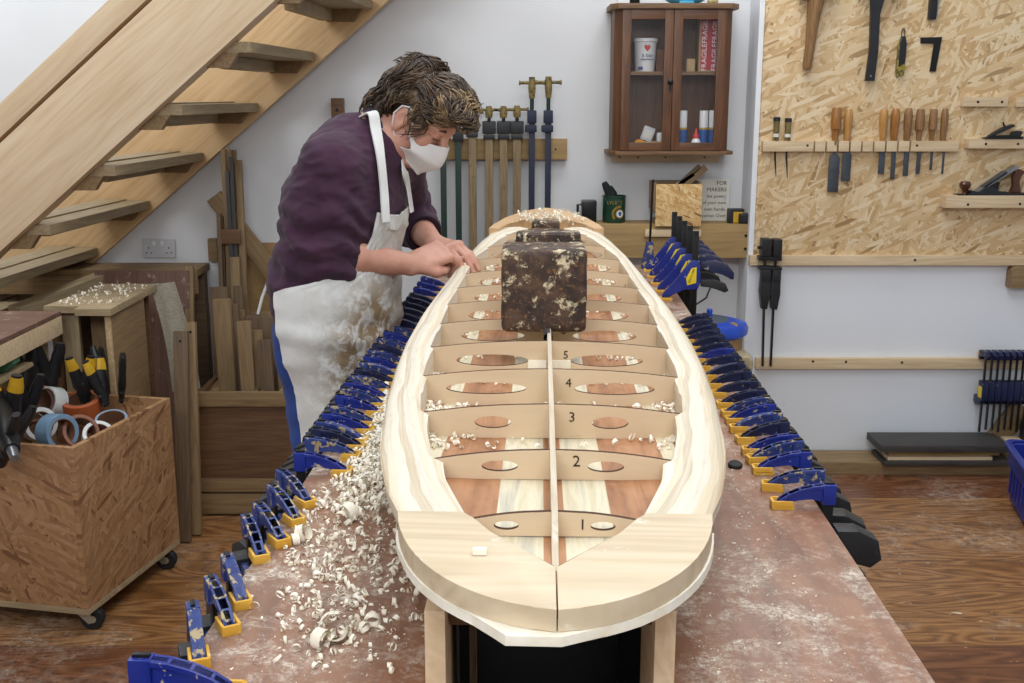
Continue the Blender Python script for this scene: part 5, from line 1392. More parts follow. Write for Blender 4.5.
# ---- chisel rack with slots
YR = YP-.05
a, b = atY(763, 146, YR), atY(959, 146, YR); zt, zb = atY(763, 141, YR).z, atY(763, 151.5, YR).z
t = thing('chisel_rack', 'slotted pale pine rack holding chisels on the chipboard panel', 'rack', ((a.x+b.x)/2, YP, zb))
slots = [(814.5, .08), (826.3, .15), (838.0, 0), (850, 0), (862, 0), (873.8, 0), (886, 0), (898, 0), (910.3, 0)]
xs = [a.x]+[atY(s[0], 146, YR).x for s in slots]+[b.x]
for i in range(len(xs)-1):
    l = xs[i]+(.0035 if i else 0); r = xs[i+1]-(.0035 if i < len(xs)-2 else 0)
    board('slat', (l, YP-.018-.016, (zt+zb)/2), (r, YP-.018-.016, (zt+zb)/2), zt-zb, .032, 'pine', up=(0, -1, 0), parent=t, bev=.001)
part('backing', MB().box(((a.x+b.x)/2, YP-.021, (zt+zb)/2), (b.x-a.x-.004, .006, zt-zb-.004)), 'pine_grey', t)
for px in (807.5, 917): 
    c = atY(px, 145.5, YR); part('screw_hole', MB().cyl((c.x, YR-.0006, c.z), (c.x, YR+.001, c.z), .005), 'dark_rubber', t)
YC = YP-.038
def chisel(px, pytop, pyfer, pytip, wpx, hpx, mat, label, shape='firmer', dxb=0, group='chisels in the slotted rack'):
    tp, fe, ti = atY(px, pytop, YC), atY(px, pyfer, YC), atY(px+dxb, pytip, YC)
    t = thing('chisel', label, 'chisel', (tp.x, YC, ti.z), 0, group); x = tp.x; h = hpx/1085*YC*.5; L = tp.z-fe.z; M0 = Matrix.Translation((x, YC, fe.z))
    if shape == 'socket':
        prof = [(h*.6, 0), (h*.65, L*.28), (h*.72, L*.33), (h*1.0, L*.36), (h*1.05, L*.6), (h*.95, L*.95), (h*.8, L)]
    else: prof = [(h*.62, 0), (h*.72, L*.06), (h*.80, L*.2), (h*1.0, L*.55), (h*1.0, L*.8), (h*.85, L*.95), (h*.6, L)]
    part('handle', MB().lathe(prof+[(0, L)], 18, M0), mat, t)
    w = wpx/1085*YC; Lb = fe.z-ti.z; dx = ti.x-x
    fr = part('ferrule', MB().lathe([(h*.62, -.018), (h*.66, 0)], 16, M0), 'brass_dirty' if mat != 'handle_dark' else 'steel', t)
    mb = MB(); mb.tube([(x, YC, fe.z-.012), (x+dx*.3, YC, fe.z-.05), (x+dx*.4, YC, fe.z-Lb*.30)], [.0035, .0035, .004], 8)
    mb.prism([(-w*.16, -Lb*.22), (w*.16, -Lb*.22), (w*.5, -Lb*.34), (w*.5, -Lb+.004), (w*.46, -Lb), (-w*.46, -Lb), (-w*.5, -Lb+.004), (-w*.5, -Lb*.34)], .0035, Matrix.Translation((x+dx*.6, YC, fe.z)) @ R90, bev=.0006)
    part('blade', mb, 'blade_steel', t)
chisel(837, 107.5, 141, 192, 10.5, 9.5, 'handle_amber', 'wide chisel with stepped amber handle and the broadest blade in the rack', 'socket', -4)
chisel(849, 109, 141, 181, 9, 8.2, 'handle_honey', 'honey-handled chisel right beside the broadest chisel', 'firmer', -3)
chisel(884.5, 109, 141, 174, 6, 8, 'handle_honey', 'chisel with plain honey handle, leftmost of the six on the right of the rack', 'firmer', -3)
chisel(896, 108.5, 141, 179, 4.2, 8.5, 'handle_amber', 'chisel with rounded amber handle, second of the six on the right', 'firmer', -3)
chisel(909, 108, 141, 176, 5, 8, 'handle_brown', 'chisel with long brown handle, third of the six on the right', 'firmer', -3)
chisel(921, 109, 141, 174, 4, 8, 'handle_brown', 'chisel with ringed dark-banded handle, fourth of the six on the right', 'socket', -2.5)
chisel(934, 109, 141, 170, 2.4, 7.5, 'handle_brown', 'thin chisel with stepped handle, fifth of the six on the right', 'socket', -2.5)
chisel(945.5, 108.5, 141, 174, 2, 7, 'handle_brown', 'slender chisel with narrow blade at the right end of the rack', 'firmer', -2)
def awl(px, pytop, label):
    tp, fe, ti = atY(px, pytop, YC), atY(px, 142, YC), atY(px-1, pytop+60, YC); x = tp.x; L = tp.z-fe.z
    t = thing('awl', label, 'awl', (x, YC, ti.z), 0, 'brass-handled awls in the rack'); M0 = Matrix.Translation((x, YC, fe.z)); h = .0125
    part('handle', MB().lathe([(h*.9, 0), (h, .004), (h, L*.86)], 18, M0), 'brass_dirty', t)
    part('label', MB().lathe([(h*1.02, L*.2), (h*1.02, L*.34)], 18, M0, cap=False), 'white_paper', t)
    part('cap', MB().lathe([(h*1.15, L*.84), (h*1.15, L*.98), (h*.9, L), (0, L)], 18, M0), 'black_plastic', t)
    part('spike', MB().tube([(x, YC, fe.z+.002), (x, YC, fe.z-.06), (ti.x, YC, ti.z)], [.0035, .0042, .0012], 8), 'black_steel', t)
awl(777, 117, 'brass-coloured awl with black cap, leftmost tool in the rack'); awl(788.5, 118, 'brass-coloured awl with black cap, second tool from the left in the rack')
# ---- tools on the upper board
Yt_ = YP-.048
c = atY(811, 35, Yt_); zt_, zb_ = atY(811, -6, Yt_).z, atY(811, 69.5, Yt_).z; xb = atY(806, 69, Yt_).x; xt = atY(816, 0, Yt_).x
t = thing('wooden_mallet', 'hammer with a flared pale wooden shaft hanging on the chipboard panel', 'hammer', (xt, Yt_, zb_))
part('shaft', MB().tube([(xb+.003, Yt_, zb_), (xb+.004, Yt_, zb_+.012), (xb+.012, Yt_, zb_+.10), (xt-.008, Yt_, zb_+.19), (xt, Yt_, zt_-.03), (xt+.003, Yt_, zt_+.02)], [.021, .025, .026, .033, .043, .046], 14, flat=(.75, 1)), 'hammer_shaft', t)
part('head', MB().box((xt+.002, Yt_, zt_+.03), (.15, .06, .07), bev=.01), 'black_steel', t)
part('peg', MB().cyl((xt-.055, YP-.018, zt_-.012), (xt-.055, YP-.09, zt_-.012), .007), 'steel', t)
zb_ = atY(870, 81, Yt_).z; xb = atY(869.5, 80, Yt_).x; xt = atY(877, 0, Yt_).x; zt_ = atY(876, -6, Yt_).z
t = thing('claw_hammer', 'black-shafted hammer hanging upside down on the chipboard panel', 'hammer', (xt, Yt_, zb_))
part('shaft', MB().loft([[Vector((x_-w_, Yt_-.009, z_)), Vector((x_+w_, Yt_-.009, z_)), Vector((x_+w_, Yt_+.009, z_)), Vector((x_-w_, Yt_+.009, z_))] for x_, w_, z_ in ((xb, .0185, zb_), (xb+.008, .0175, zb_+.12), (xt-.004, .0185, zt_-.08), (xt, .026, zt_-.03), (xt+.001, .028, zt_+.02))]), 'clamp_black', t)
part('head', MB().box((xt, Yt_, zt_+.04), (.17, .045, .06), bev=.008), 'black_steel', t)
part('peg', MB().cyl((xt+.06, YP-.018, zt_), (xt+.06, YP-.09, zt_), .007), 'steel', t)
part('rivet', MB().cyl((xb+.001, Yt_-.0095, zb_+.02), (xb+.001, Yt_-.008, zb_+.02), .004), 'steel', t)
Yk = YP-.0285
c = atY(901, 57, Yk); z0, z1 = atY(901, 76, Yk).z, atY(902, 38, Yk).z; xk = atY(901, 57, Yk).x
t = thing('utility_knife', 'yellow-edged black folding knife hanging by its ring on the panel', 'knife', (xk, Yk, z0))
part('body', MB().prism([(-.014, 0), (.014, .002), (.017, .03), (.017, .13), (.010, z1-z0), (-.006, z1-z0), (-.016, .125), (-.017, .03)], .018, Matrix.Translation((xk, Yk, z0)) @ R90, bev=.003), 'knife_yellow', t)
part('grip_insert', MB().prism([(-.011, .035), (.015, .050), (.0175, .125), (.010, .158), (-.004, .158), (-.0125, .12)], .020, Matrix.Translation((xk, Yk, z0)) @ R90, bev=.002), 'black_plastic', t)
part('ring', MB().tube([(xk+.002+.007*math.sin(q), Yk, z1+.02+.018*math.cos(q)) for q in [2*PI*k/16 for k in range(17)]], .0018, 6), 'black_steel', t)
part('nail', MB().cyl((xk+.002, YP-.018, z1+.034), (xk+.002, YP-.045, z1+.036), .002), 'steel', t)
# small square
Ys = YP-.0212; P = lambda px, py: (lambda v: (v.x, v.z))(atY(px, py, Ys))
poly = [P(920.5, 37.5), P(942, 37), P(935.5, 71.5), P(929.5, 71.5), P(934, 43.5), P(920.5, 43.5)]
cx_ = sum(q[0] for q in poly)/6; cz_ = min(q[1] for q in poly)
t = thing('try_square', 'small black L-shaped square fixed on the chipboard panel', 'square', (cx_, Ys, cz_))
part('blade', MB().prism([(x_-cx_, z_-cz_) for x_, z_ in poly], .007, Matrix.Translation((cx_, Ys, cz_)) @ R90, bev=.0008), 'black_steel', t)
c = atY(932.5, 8, Yk); zb_ = atY(932, 19.5, Yk).z
t = thing('black_block_tool', 'black square-ended tool hanging at the top edge of the panel above the square', 'tool', (c.x, Yk, zb_))
part('body', MB().box((c.x, Yk, zb_+.07), (.030, .022, .14), bev=.002), 'black_plastic', t); part('edge_strip', MB().box((c.x+.017, Yk, zb_+.075), (.004, .024, .13)), 'steel', t)
# ---- small shelves and planes
def shelf(px0, px1, py0, py1, d, label, holes):
    tt = rail_('tool_shelf', px0, px1, py0, py1, d, label, cat='shelf', holes=holes); return tt
shelf(963, 1008, 97, 106.5, .045, 'short empty pine shelf high on the right of the panel', ((978, 102), (1002, 102)))
_, zA, _ = shelf(1017, 1040, 97, 107, .045, 'short pine shelf cut by the right edge of the photo', ())
_, zB, _ = shelf(969, 1034, 139, 148.5, .07, 'short pine shelf carrying a small black plane', ((986, 144), (1018, 144)))
_, zC, _ = shelf(946, 1040, 195.5, 208, .085, 'wider pine shelf carrying the big hand plane', ((968, 204.5), (1020, 204)))
# big plane
Yp = YP-.055; a, b = atY(956, 194, Yp), atY(1036, 194, Yp); zs_ = zC; Lp = b.x-a.x
t = thing('hand_plane', 'steel hand plane with dark round knob on the wider shelf', 'plane', (a.x, Yp, zs_))
K = lambda u, v: (a.x+Lp*u, zs_+v)
def pr(poly, th, mat, name, dy=0, par=None): 
    mb = MB(); mb.prism([(x_-a.x, z_-zs_) for x_, z_ in poly], th, Matrix.Translation((a.x, Yp+dy, zs_)) @ R90, bev=.0012); return part(name, mb, mat, par or t)
pr([K(.0, 0), K(1, 0), K(1, .004), K(0, .004)], .06, 'black_steel', 'sole')
for s in (-1, 1): pr([K(.13, .003), K(.17, .020), K(.26, .012), K(.33, .034), K(.42, .036), K(.5, .016), K(.66, .010), K(.98, .006), K(.98, .003)], .004, 'clamp_black', 'cheek', s*.028)
dd = atY(958, 194, Yp); 
pr([K(.22, .012), K(.25, .008), K(.73, .115), K(.69, .123)], .044, 'steel', 'iron')
pr([K(.30, .034), K(.335, .030), K(.60, .092), K(.57, .100)], .040, 'blade_steel', 'lever_cap', -.002)
pr([K(.36, .012), K(.50, .02), K(.52, .055), K(.40, .035)], .03, 'black_steel', 'frog')
part('knob', MB().lathe([(.012, .004), (.010, .012), (.012, .022), (.022, .034), (.024, .045), (.018, .056), (0, .059)], 22, Matrix.Translation((a.x+Lp*.105, Yp, zs_))), 'handle_dark', t)
pr([K(.66, .008), K(.80, .008), K(.78, .03), K(.76, .06), K(.79, .085), K(.83, .095), K(.76, .108), K(.70, .098), K(.68, .07), K(.70, .04)], .022, 'handle_dark', 'tote')
# small black plane
a2 = atY(983, 138, Yp)
t = thing('block_plane', 'small black plane with lever on the shelf below the empty one', 'plane', (a2.x, Yp, zB))
def pr2(poly, th, mat, name): part(name, MB().prism([(u, v) for u, v in poly], th, Matrix.Translation((a2.x, Yp, zB)) @ R90, bev=.001), mat, t)
pr2([(0, 0), (.16, 0), (.16, .010), (.10, .016), (.04, .014), (.0, .004)], .04, 'black_steel', 'body')
pr2([(.02, .012), (.03, .008), (.125, .052), (.115, .06), (.07, .044)], .03, 'clamp_black', 'lever'); pr2([(.09, .052), (.085, .056), (.078, .070), (.074, .069), (.08, .05)], .006, 'black_steel', 'lever_tip'); pr2([(.11, .010), (.15, .010), (.16, .03), (.14, .034), (.12, .03)], .026, 'clamp_black', 'knob')
# ---- block at right edge
a, b = atY(1012, 278, YP-.06), atY(1040, 278, YP-.06); zt, zb = atY(1013, 267, YP-.06).z, atY(1013, 288.5, YP-.06).z
t = thing('wall_bracket', 'pale wooden bracket at the right edge beneath the long rail', 'bracket', ((a.x+b.x)/2, YP, zb))
part('block', MB().prism([(a.x, zb), (b.x, zb), (b.x, zt), (a.x+.012, zt), (a.x, zt-.018)], .06, Matrix.Translation((0, YP-.03, 0)) @ R90, bev=.003), 'rough_light', t)
# ---- pair of black clamps hanging from the rail
def hang(px, pyt, dx, label):
    Yh = YP-.075; tp = atY(px, pyt, Yh); x = tp.x; zt = tp.z; zr = atY(px, 366, Yh).z; xb = atY(px+dx, 365, Yh).x
    t = thing('ratchet_clamp', label, 'clamp', (x, Yh, zr), 0, 'black clamps hanging in a pair')
    f = part('fixed_jaw', MB().box((x, Yh-.005, zt-.037), (.038, .06, .074), bev=.006).box((x, Yh+.01, zt-.085), (.05, .05, .018), bev=.004).box((x-.024, Yh, zt-.040), (.016, .012, .012)), 'black_plastic', t)
    part('bar', MB().loft([[Vector((x_-.004, Yh-.009, z_)), Vector((x_+.004, Yh-.009, z_)), Vector((x_+.004, Yh+.009, z_)), Vector((x_-.004, Yh+.009, z_))] for x_, z_ in ((x, zt-.03), (x+(xb-x)*.35, zt-.22), (xb, zr))]), 'black_steel', t)
    zm = zt-.155; xm_ = x+(xb-x)*.35
    part('sliding_jaw', MB().box((xm_, Yh-.010, zm), (.036, .06, .05), bev=.006).prism([(-.018, 0), (.020, 0), (.022, -.09), (.012, -.155), (-.012, -.155), (-.022, -.08)], .045, Matrix.Translation((xm_-.002, Yh-.014, zm+.01)) @ R90, bev=.006).box((xm_, Yh+.01, zm+.028), (.052, .05, .014), bev=.003), 'clamp_black', t)
hang(765.5, 238, -3, 'black ratchet clamp hanging from the ledge rail, left of the pair'); hang(776.5, 238.5, -6, 'black ratchet clamp hanging from the ledge rail, right of the pair')
# ---- row of small clamps on the lower rail
for i in range(8):
    px = 984.5+i*6.3; Yh = YP-.065; tp = atY(px, 352, Yh); x = tp.x; zt = tp.z; z2 = atY(px, 397, Yh).z; zb = atY(px, 428 if i % 3 else 430, Yh).z
    t = thing('small_bar_clamp', 'small navy bar clamp hooked on the lower rail, %s from the left' % ORD[i], 'clamp', (x, Yh, zb), 0, 'small clamps hooked on the lower rail')
    part('jaw', MB().prism([(-.045, -.02), (-.05, .0), (-.03, .012), (.03, .010), (.04, -.005), (.035, -.03), (.02, -.03), (.01, -.012), (-.03, -.008), (-.036, -.022)], .020, Matrix.Translation((x, Yh, zt-.006)) @ Matrix.Rotation(PI/2, 4, 'Z') @ R90, bev=.002), 'clamp_navy', t)
    part('pad', MB().box((x, Yh+.045-.012, zt-.012), (.024, .012, .014), bev=.002), 'pad_yellow', t)
    part('bar', MB().box((x-.002, Yh-.025, (zt+zb)/2), (.006, .014, zt-zb), bev=.001), 'black_steel', t)
    part('slider', MB().box((x, Yh-.022, z2+.035), (.026, .05, .085), bev=.005).prism([(-.02, 0), (.05, .0), (.055, -.03), (.03, -.045), (-.015, -.03)], .022, Matrix.Translation((x, Yh-.01, z2+.005)) @ Matrix.Rotation(PI/2, 4, 'Z') @ R90, bev=.003), 'clamp_navy', t)
    if i == 0: part('sticker', MB().box((x-.0136, Yh-.022, z2+.03), (.001, .035, .05)), 'label_yellow', t)
# ---- ledge timber on the floor with a stack of boards
a = atZ(790, 475, 0); zt_ = .085
board('floor_timber', (XP+.02, YP-.095, .0285), (XP+2.0, YP-.095, .0285), .17, .057, 'rough_light', label='thick timber lying on the floor along the white wall', cat='timber')
def plank(px0, px1, y0, y1, z0, z1, mat, label):
    Y = (y0+y1)/2; a, b = atY(px0, 452, Y), atY(px1, 452, Y); board('stacked_plank', (a.x, Y, (z0+z1)/2), (b.x, Y, (z0+z1)/2), y1-y0, z1-z0, mat, label=label, cat='plank', group='planks stacked on the floor timber')
plank(878, 1004, YP-.225, YP-.05, .058, .074, 'char_board', 'blackened plank at the bottom of the stack on the floor timber')
plank(882, 985, YP-.205, YP-.05, .0745, .089, 'pine_pale', 'pale plank second from the bottom of the stack')
plank(884, 992, YP-.185, YP-.04, .0895, .116, 'oak_beam', 'honey-coloured plank just beneath the black top plank')
plank(873, 1000, YP-.225, YP-.03, .1165, .146, 'char_board', 'wide blackened plank on top of the stack')
a = atY(1000, 458, YP-.1); board('end_block', (a.x+.01, YP-.11, .0975), (a.x+.12, YP-.11, .0975), .11, .080, 'pine', label='short honey block at the right end of the plank stack', cat='block')
a = atY(1012, 445, YP-.1); board('propped_offcut', (a.x-.05, YP-.035, .10), (a.x+.06, YP-.035, .27), .10, .022, 'rough_light', up=(0, 1, 0), label='brown offcut propped on the wall behind the blue bin', cat='offcut')
a = atY(1020, 437, YP-.1); solo('black_pot', MB().lathe([(.04, .058), (.055, .061), (.06, .20), (.05, .23), (.03, .245), (0, .245)], 20, Matrix.Translation((a.x+.06, YP-.10, 0))), 'black_plastic', 'black rounded canister behind the blue bin at the right edge', 'canister')
# ---- blue recycling bin
c = atZ(1004, 528, 0); t = thing('blue_bin', 'deep blue plastic bin with a rolled rim at the right edge', 'bin', (c.x+.285, c.y+.08, 0), -.22)
zt = .25
def rr(w, d, z, r=.03):
    pts = []
    for sx, sy, a0 in ((1, 1, 0), (-1, 1, PI/2), (-1, -1, PI), (1, -1, 1.5*PI)):
        for k in range(5): q = a0+PI/2*k/4; pts.append(Vector((sx*(w-r)+r*math.cos(q), sy*(d-r)+r*math.sin(q), z)))
    return pts
w0, d0 = .175, .145
mb = MB(); mb.loft([rr(w0, d0, 0), rr(w0+.004, d0+.004, .01), rr(w0+.022, d0+.022, zt-.09), rr(w0+.030, d0+.030, zt-.088), rr(w0+.034, d0+.034, zt-.01), rr(w0+.030, d0+.030, zt), rr(w0+.022, d0+.022, zt-.01), rr(w0+.014, d0+.014, .02), rr(w0-.02, d0-.02, .018)])
part('body', mb, 'blue_bin', t, world=False)
mb = MB(); R_ = []
for o_, z_ in ((.030, zt-.022), (.046, zt-.020), (.048, zt-.002), (.042, zt+.006), (.026, zt+.004)): R_.append(rr(w0+o_, d0+o_, z_, .035))
mb.loft(R_, loop=True, cap=False); part('rim', mb, 'blue_bin', t, world=False)
mb = MB()
for k in range(-2, 3): mb.box((-(w0+.026), k*.05, zt-.14), (.006, .012, .10), Matrix.Rotation(0, 4, 'Y'), bev=.002)
part('rib', mb, 'blue_bin', t, world=False)
# ================================================================== THE CRAFTSMAN
YC0 = 2.82
V3 = lambda v: np.array(v, np.float32)
def J(px, py, Y=YC0): return Vector(atY(px, py, Y))
pers = thing('person', 'craftsman in a plum sweatshirt, white apron and face mask leaning over the board', 'person', (J(330, 330).x, YC0, 0))
# --- head frame
yw, pt = math.radians(28), math.radians(44)
hf = Vector((math.cos(pt)*math.cos(yw), -math.cos(pt)*math.sin(yw), -math.sin(pt)))
hu = Vector((math.sin(pt)*math.cos(yw), -math.sin(pt)*math.sin(yw), math.cos(pt)))
hl = hu.cross(hf)
HR = np.array([hf, hl, hu], np.float32)          # rows = local axes
HC = J(420, 116, 2.84)
HS = .97
def H(a, b, c): return HC+(hf*a+hl*b+hu*c)*HS
# --- torso frame (leans forward, turned a little towards the camera)
ty = math.radians(24)
tf = Vector((math.cos(ty), -math.sin(ty), 0)); tl = Vector((math.sin(ty), math.cos(ty), 0))
TA = np.array([tf*1.0, tl*.66, (0, 0, 1)], np.float32)      # scales the side-to-side axis: oval section
SHC = J(361, 148, 2.84); HIP = J(333, 330); WST = J(333, 282); CHT = J(347, 205)
rs = SHC-tl*.168+tf*.015+Vector((0, 0, -.035)); ls = SHC+tl*.178+Vector((0, 0, -.03))
re = J(320, 253, 2.66); rw = J(409, 264, 2.80)
le = J(409, 220, 3.20); lw = J(434, 243, 2.985)
nb = J(372, 138, 2.85)
# hands
class Hand:
    def __init__(s, W, K, nrm):
        s.W, s.K = Vector(W), Vector(K); s.d = (s.K-s.W).normalized(); n = Vector(nrm); s.n = (n-s.d*n.dot(s.d)).normalized(); s.s = s.d.cross(s.n)
def build_hand(sd, hd, side, curls, spread=.018, thumb=None, sc=1.0):
    """side=+1: index finger lies on +s"""
    W, K, d, n, s = hd.W, hd.K, hd.d, hd.n, hd.s*side
    pw = [.030, .010, -.011, -.030]; L = [(.043, .026, .021), (.047, .029, .022), (.044, .027, .021), (.034, .020, .019)]; R0 = [.0096, .0100, .0094, .0084]
    for i in range(4):
        m = K+s*pw[i]*sc-n*abs(i-1.2)*.003
        sd.cone(W+s*pw[i]*.55*sc-n*.004, m, .0155*sc, .0118*sc, .012)
        sd.ell(m+n*.003, (.0115*sc,)*3, None, .006)
        p = m; a = 0
        for j in range(3):
            a += curls[i][j]; dr = d*math.cos(a)-n*math.sin(a)+s*(pw[i]*spread/.03)*(1 if j == 0 else .4); dr.normalize()
            q = p+dr*L[i][j]*sc
            r0 = R0[i]*sc*(1-.09*j); r1 = R0[i]*sc*(1-.09*(j+1)); sd.cone(p, q, r0, r1, .0035)
            p = q
    b = W+d*.028+s*.022-n*.008
    tp = thumb or [b, b+d*.034+s*.022-n*.012, b+d*.062+s*.020-n*.022, b+d*.084+s*.012-n*.030]
    sd.chain(tp, [.0165, .0135, .0115, .0088], .008)
    sd.cone(W-n*.002, W+d*.03-n*.004, .021, .019, .015, A=None)
RH = Hand(rw, J(443, 250, 2.875), (.02, -.72, .70))
LH = Hand(lw, J(452, 246, 2.945), (.25, -.30, .92))
lo = (-1.02, 2.40, -.01); hi = (.0, 3.32, 1.80)
VX = .004
bd = SDF((-1.0, 2.45, 0), (.0, 3.25, 1.78), VX)
# legs and trunk under the clothes
hipr, hipl = HIP-tl*.085, HIP+tl*.085
fr, fl = Vector((HIP.x-.03, 2.70, .09)), Vector((HIP.x+.03, 2.95, .09))
kr, kl = (hipr+fr)/2+tf*.03, (hipl+fl)/2+tf*.03
for a, k_, f_ in ((hipr, kr, fr), (hipl, kl, fl)):
    bd.cone(a, k_, .078, .055, .03).cone(k_, f_, .055, .038, .02); bd.cone(f_+Vector((-.03, 0, -.045)), f_+tf*.17+Vector((0, 0, -.06)), .035, .026, .03)
bd.cone(HIP, WST, .095, .090, .04, A=TA).cone(WST, CHT, .090, .100, .04, A=TA).cone(CHT, SHC-Vector((0, 0, .04)), .100, .075, .04, A=TA)
for a in (rs, ls): bd.cone(SHC-Vector((0, 0, .02)), a, .07, .055, .04)
bd.cone(rs, re, .052, .042, .02).cone(re, re.lerp(rw, .35), .043, .046, .02).cone(re.lerp(rw, .35), rw, .046, .027, .02)
bd.cone(ls, le, .052, .042, .02).cone(le, le.lerp(lw, .35), .043, .044, .02).cone(le.lerp(lw, .35), lw, .044, .026, .02)
bd.cone(SHC-tf*.03, nb, .075, .062, .04).cone(nb, H(-.02, 0, -.06), .060, .056, .03)
build_hand(bd, RH, +1, [(.75, .95, .5), (.85, 1.0, .5), (.95, 1.0, .5), (1.05, 1.0, .5)])
build_hand(bd, LH, -1, [(.55, .30, .15), (.62, .32, .15), (.70, .35, .15), (.8, .40, .2)], .022)
# head
E_ = lambda c, r, k=.02, op='u': bd.ell(H(*c), np.array(r)*HS, HR, k, op)
E_((-.012, 0, .030), (.094, .076, .086)); E_((.030, 0, -.040), (.058, .060, .080), .03); E_((.052, 0, -.095), (.034, .036, .026), .03)
E_((.055, 0, .035), (.038, .058, .040), .03)
for s in (-1, 1):
    E_((.060, s*.038, -.022), (.024, .026, .022), .02)                     # cheek
    E_((.012, s*.055, -.070), (.034, .018, .030), .03)                     # jaw angle
    E_((.088, s*.031, .014), (.014, .017, .011), .012, 's')                # eye socket
    E_((.077, s*.031, .013), (.0155, .016, .0125), .004)                   # lidded eye
    bd.cone(H(.088, s*.014, .029), H(.080, s*.048, .031), .0075, .006, .010)   # brow
    # ear
    E_((-.004, s*.078, -.006), (.022, .010, .034), .006); E_((.004, s*.088, -.004), (.011, .007, .019), .005, 's'); E_((.002, s*.079, -.036), (.009, .007, .011), .006)
bd.cone(H(.090, 0, .020), H(.112, 0, -.022), .0085, .012, .012); E_((.110, 0, -.026), (.013, .016, .010), .008)
for s in (-1, 1): E_((.100, s*.013, -.030), (.010, .008, .008), .006)
bd.cone(H(.090, -.02, -.062), H(.090, .02, -.062), .008, .008, .008); bd.cone(H(.086, -.016, -.074), H(.086, .016, -.074), .008, .008, .008)
def skin_disp(P): return .0006*vnoise(P, (60, 60, 60))
part('body', bd.mesh('body', skin_disp, smooth=1), 'skin', pers, ang=180)
for s in (-1, 1):
    mb = MB(); mb.tube([H(.090, s*.012, .033), H(.094, s*.025, .037), H(.086, s*.046, .034)], [.003, .0042, .002], 8, flat=(1, .7)); part('eyebrow', mb, 'hair', pers)
    mb = MB(); mb.tube([H(.093, s*.018, .008), H(.0945, s*.030, .0045), H(.085, s*.044, .007)], [.0012, .0018, .001], 6); part('eyelash', mb, 'hair', pers)
# fingernails of the left hand are skin-toned; skip
# --- sweatshirt
sw = SDF((-1.02, 2.40, .80), (-.05, 3.32, 1.66), .004)
def torso(s, g):
    s.cone(HIP+Vector((0, 0, .02)), WST, .112+g, .118+g, .05, A=TA)
    s.cone(WST-Vector((0, 0, .05)), WST+Vector((0, 0, .06)), .118+g, .116+g, .05, A=TA)
    s.cone(WST, CHT, .114+g, .122+g, .05, A=TA).cone(CHT, SHC-Vector((0, 0, .05)), .122+g, .094+g, .05, A=TA)
    s.cone(CHT-tf*.02, SHC-tf*.055-Vector((0, 0, .03)), .105+g, .088+g, .05, A=TA)
    for a in (rs, ls): s.cone(SHC-Vector((0, 0, .035)), a-Vector((0, 0, .005)), .074+g, .062+g, .05)
    s.cone(SHC-tf*.02, nb-Vector((0, 0, .02)), .085+g, .078+g, .04)
sw.cone(rs, rs.lerp(re, .5)-tf*.01, .064, .068, .03).cone(rs.lerp(re, .5)-tf*.01, re-tf*.008, .068, .062, .03)
rc = re.lerp(rw, .30); sw.cone(re, re.lerp(rw, .15), .061, .057, .03).cone(re.lerp(rw, .15), rc, .057, .051, .02)
sw.cone(ls, le, .072, .066, .03); lc = le.lerp(lw, .60); sw.cone(le, lc, .066, .054, .03)
# flat cut at the cuffs, then the trunk, hem and neck
dr = (rw-re).normalized(); sw.plane(rc-dr*.005, dr, V3(rc)-.09, V3(rc)+.09)
dl = (lw-le).normalized(); sw.plane(lc-dl*.005, dl, V3(lc)-.09, V3(lc)+.09)
torso(sw, 0)
hz0 = J(300, 326).z
sw.plane((0, 0, hz0), (0, 0, -1), V3((-1.02, 2.4, .80)), V3((-.05, 3.32, hz0+.03)))
nd = (H(-.02, 0, -.06)-nb).normalized()
sw.ell(nb+nd*.050, (.074, .074, .040), np.array([nd.orthogonal().normalized(), nd.cross(nd.orthogonal().normalized()), nd]), .01, 's')
reV, ruV = np.array(re), np.array(rs)
def fold(P):
    d = .0045*vnoise(P, (16, 16, 30))+.0030*(1-2*np.abs(vnoise(P, (20, 20, 40))))+.0018*vnoise(P, (38, 38, 60))
    # bunched folds around the sleeves
    for e, f, w_ in ((re, rw, .13), (le, lw, .10)):
        e0 = np.array(e); ax = np.array((rs-re if e is re else ls-le).normalized()); r = P-e0; dist = np.linalg.norm(r, axis=1); g = np.exp(-(dist/w_)**2)
        t = r@ax; nz = vnoise(P, (7, 7, 7)); d += g*.0105*np.sin(t*95+nz*5.5+(r[:, 0]*30))
    # diagonal pulls from armpit to back and gathered hem
    nz = vnoise(P, (5, 5, 5)); u = P[:, 0]*.6+P[:, 2]
    d += .0050*np.sin(u*62+nz*6)*np.exp(-((P[:, 2]-1.12)/.12)**2)
    d += .004*np.sin(P[:, 2]*80+nz*5)*np.exp(-((P[:, 2]-hz0-.05)/.05)**2)
    return d
swo = part('sweatshirt', sw.mesh('sweatshirt', fold, smooth=2), 'plum_fleece', pers, ang=180)
def ring(name, c, ax, r, th, mat, n=32, par=None, wid=.012, A=None):
    ax = Vector(ax).normalized(); u = ax.orthogonal().normalized(); v = ax.cross(u); R_ = []
    for k in range(n):
        a = 2*PI*k/n; o = u*math.cos(a)+v*math.sin(a); p = Vector(c)+o*r
        R_.append([p+o*th*math.cos(b)+ax*wid*math.sin(b) for b in [2*PI*j/10 for j in range(10)]])
    mb = MB(); mb.loft(R_, cap=False, loop=True); return part(name, mb, mat, par or swo)
ring('cuff', rc-dr*.012, dr, .047, .006, 'plum_rib', wid=.020); ring('cuff', lc-dl*.012, dl, .050, .006, 'plum_rib', wid=.018)
ring('collar', nb+nd*.012, nd, .070, .007, 'plum_rib', wid=.012); ring('tshirt_collar', nb+nd*.022+tf*.003, nd, .063, .005, 'navy_jersey', wid=.010, par=pers)
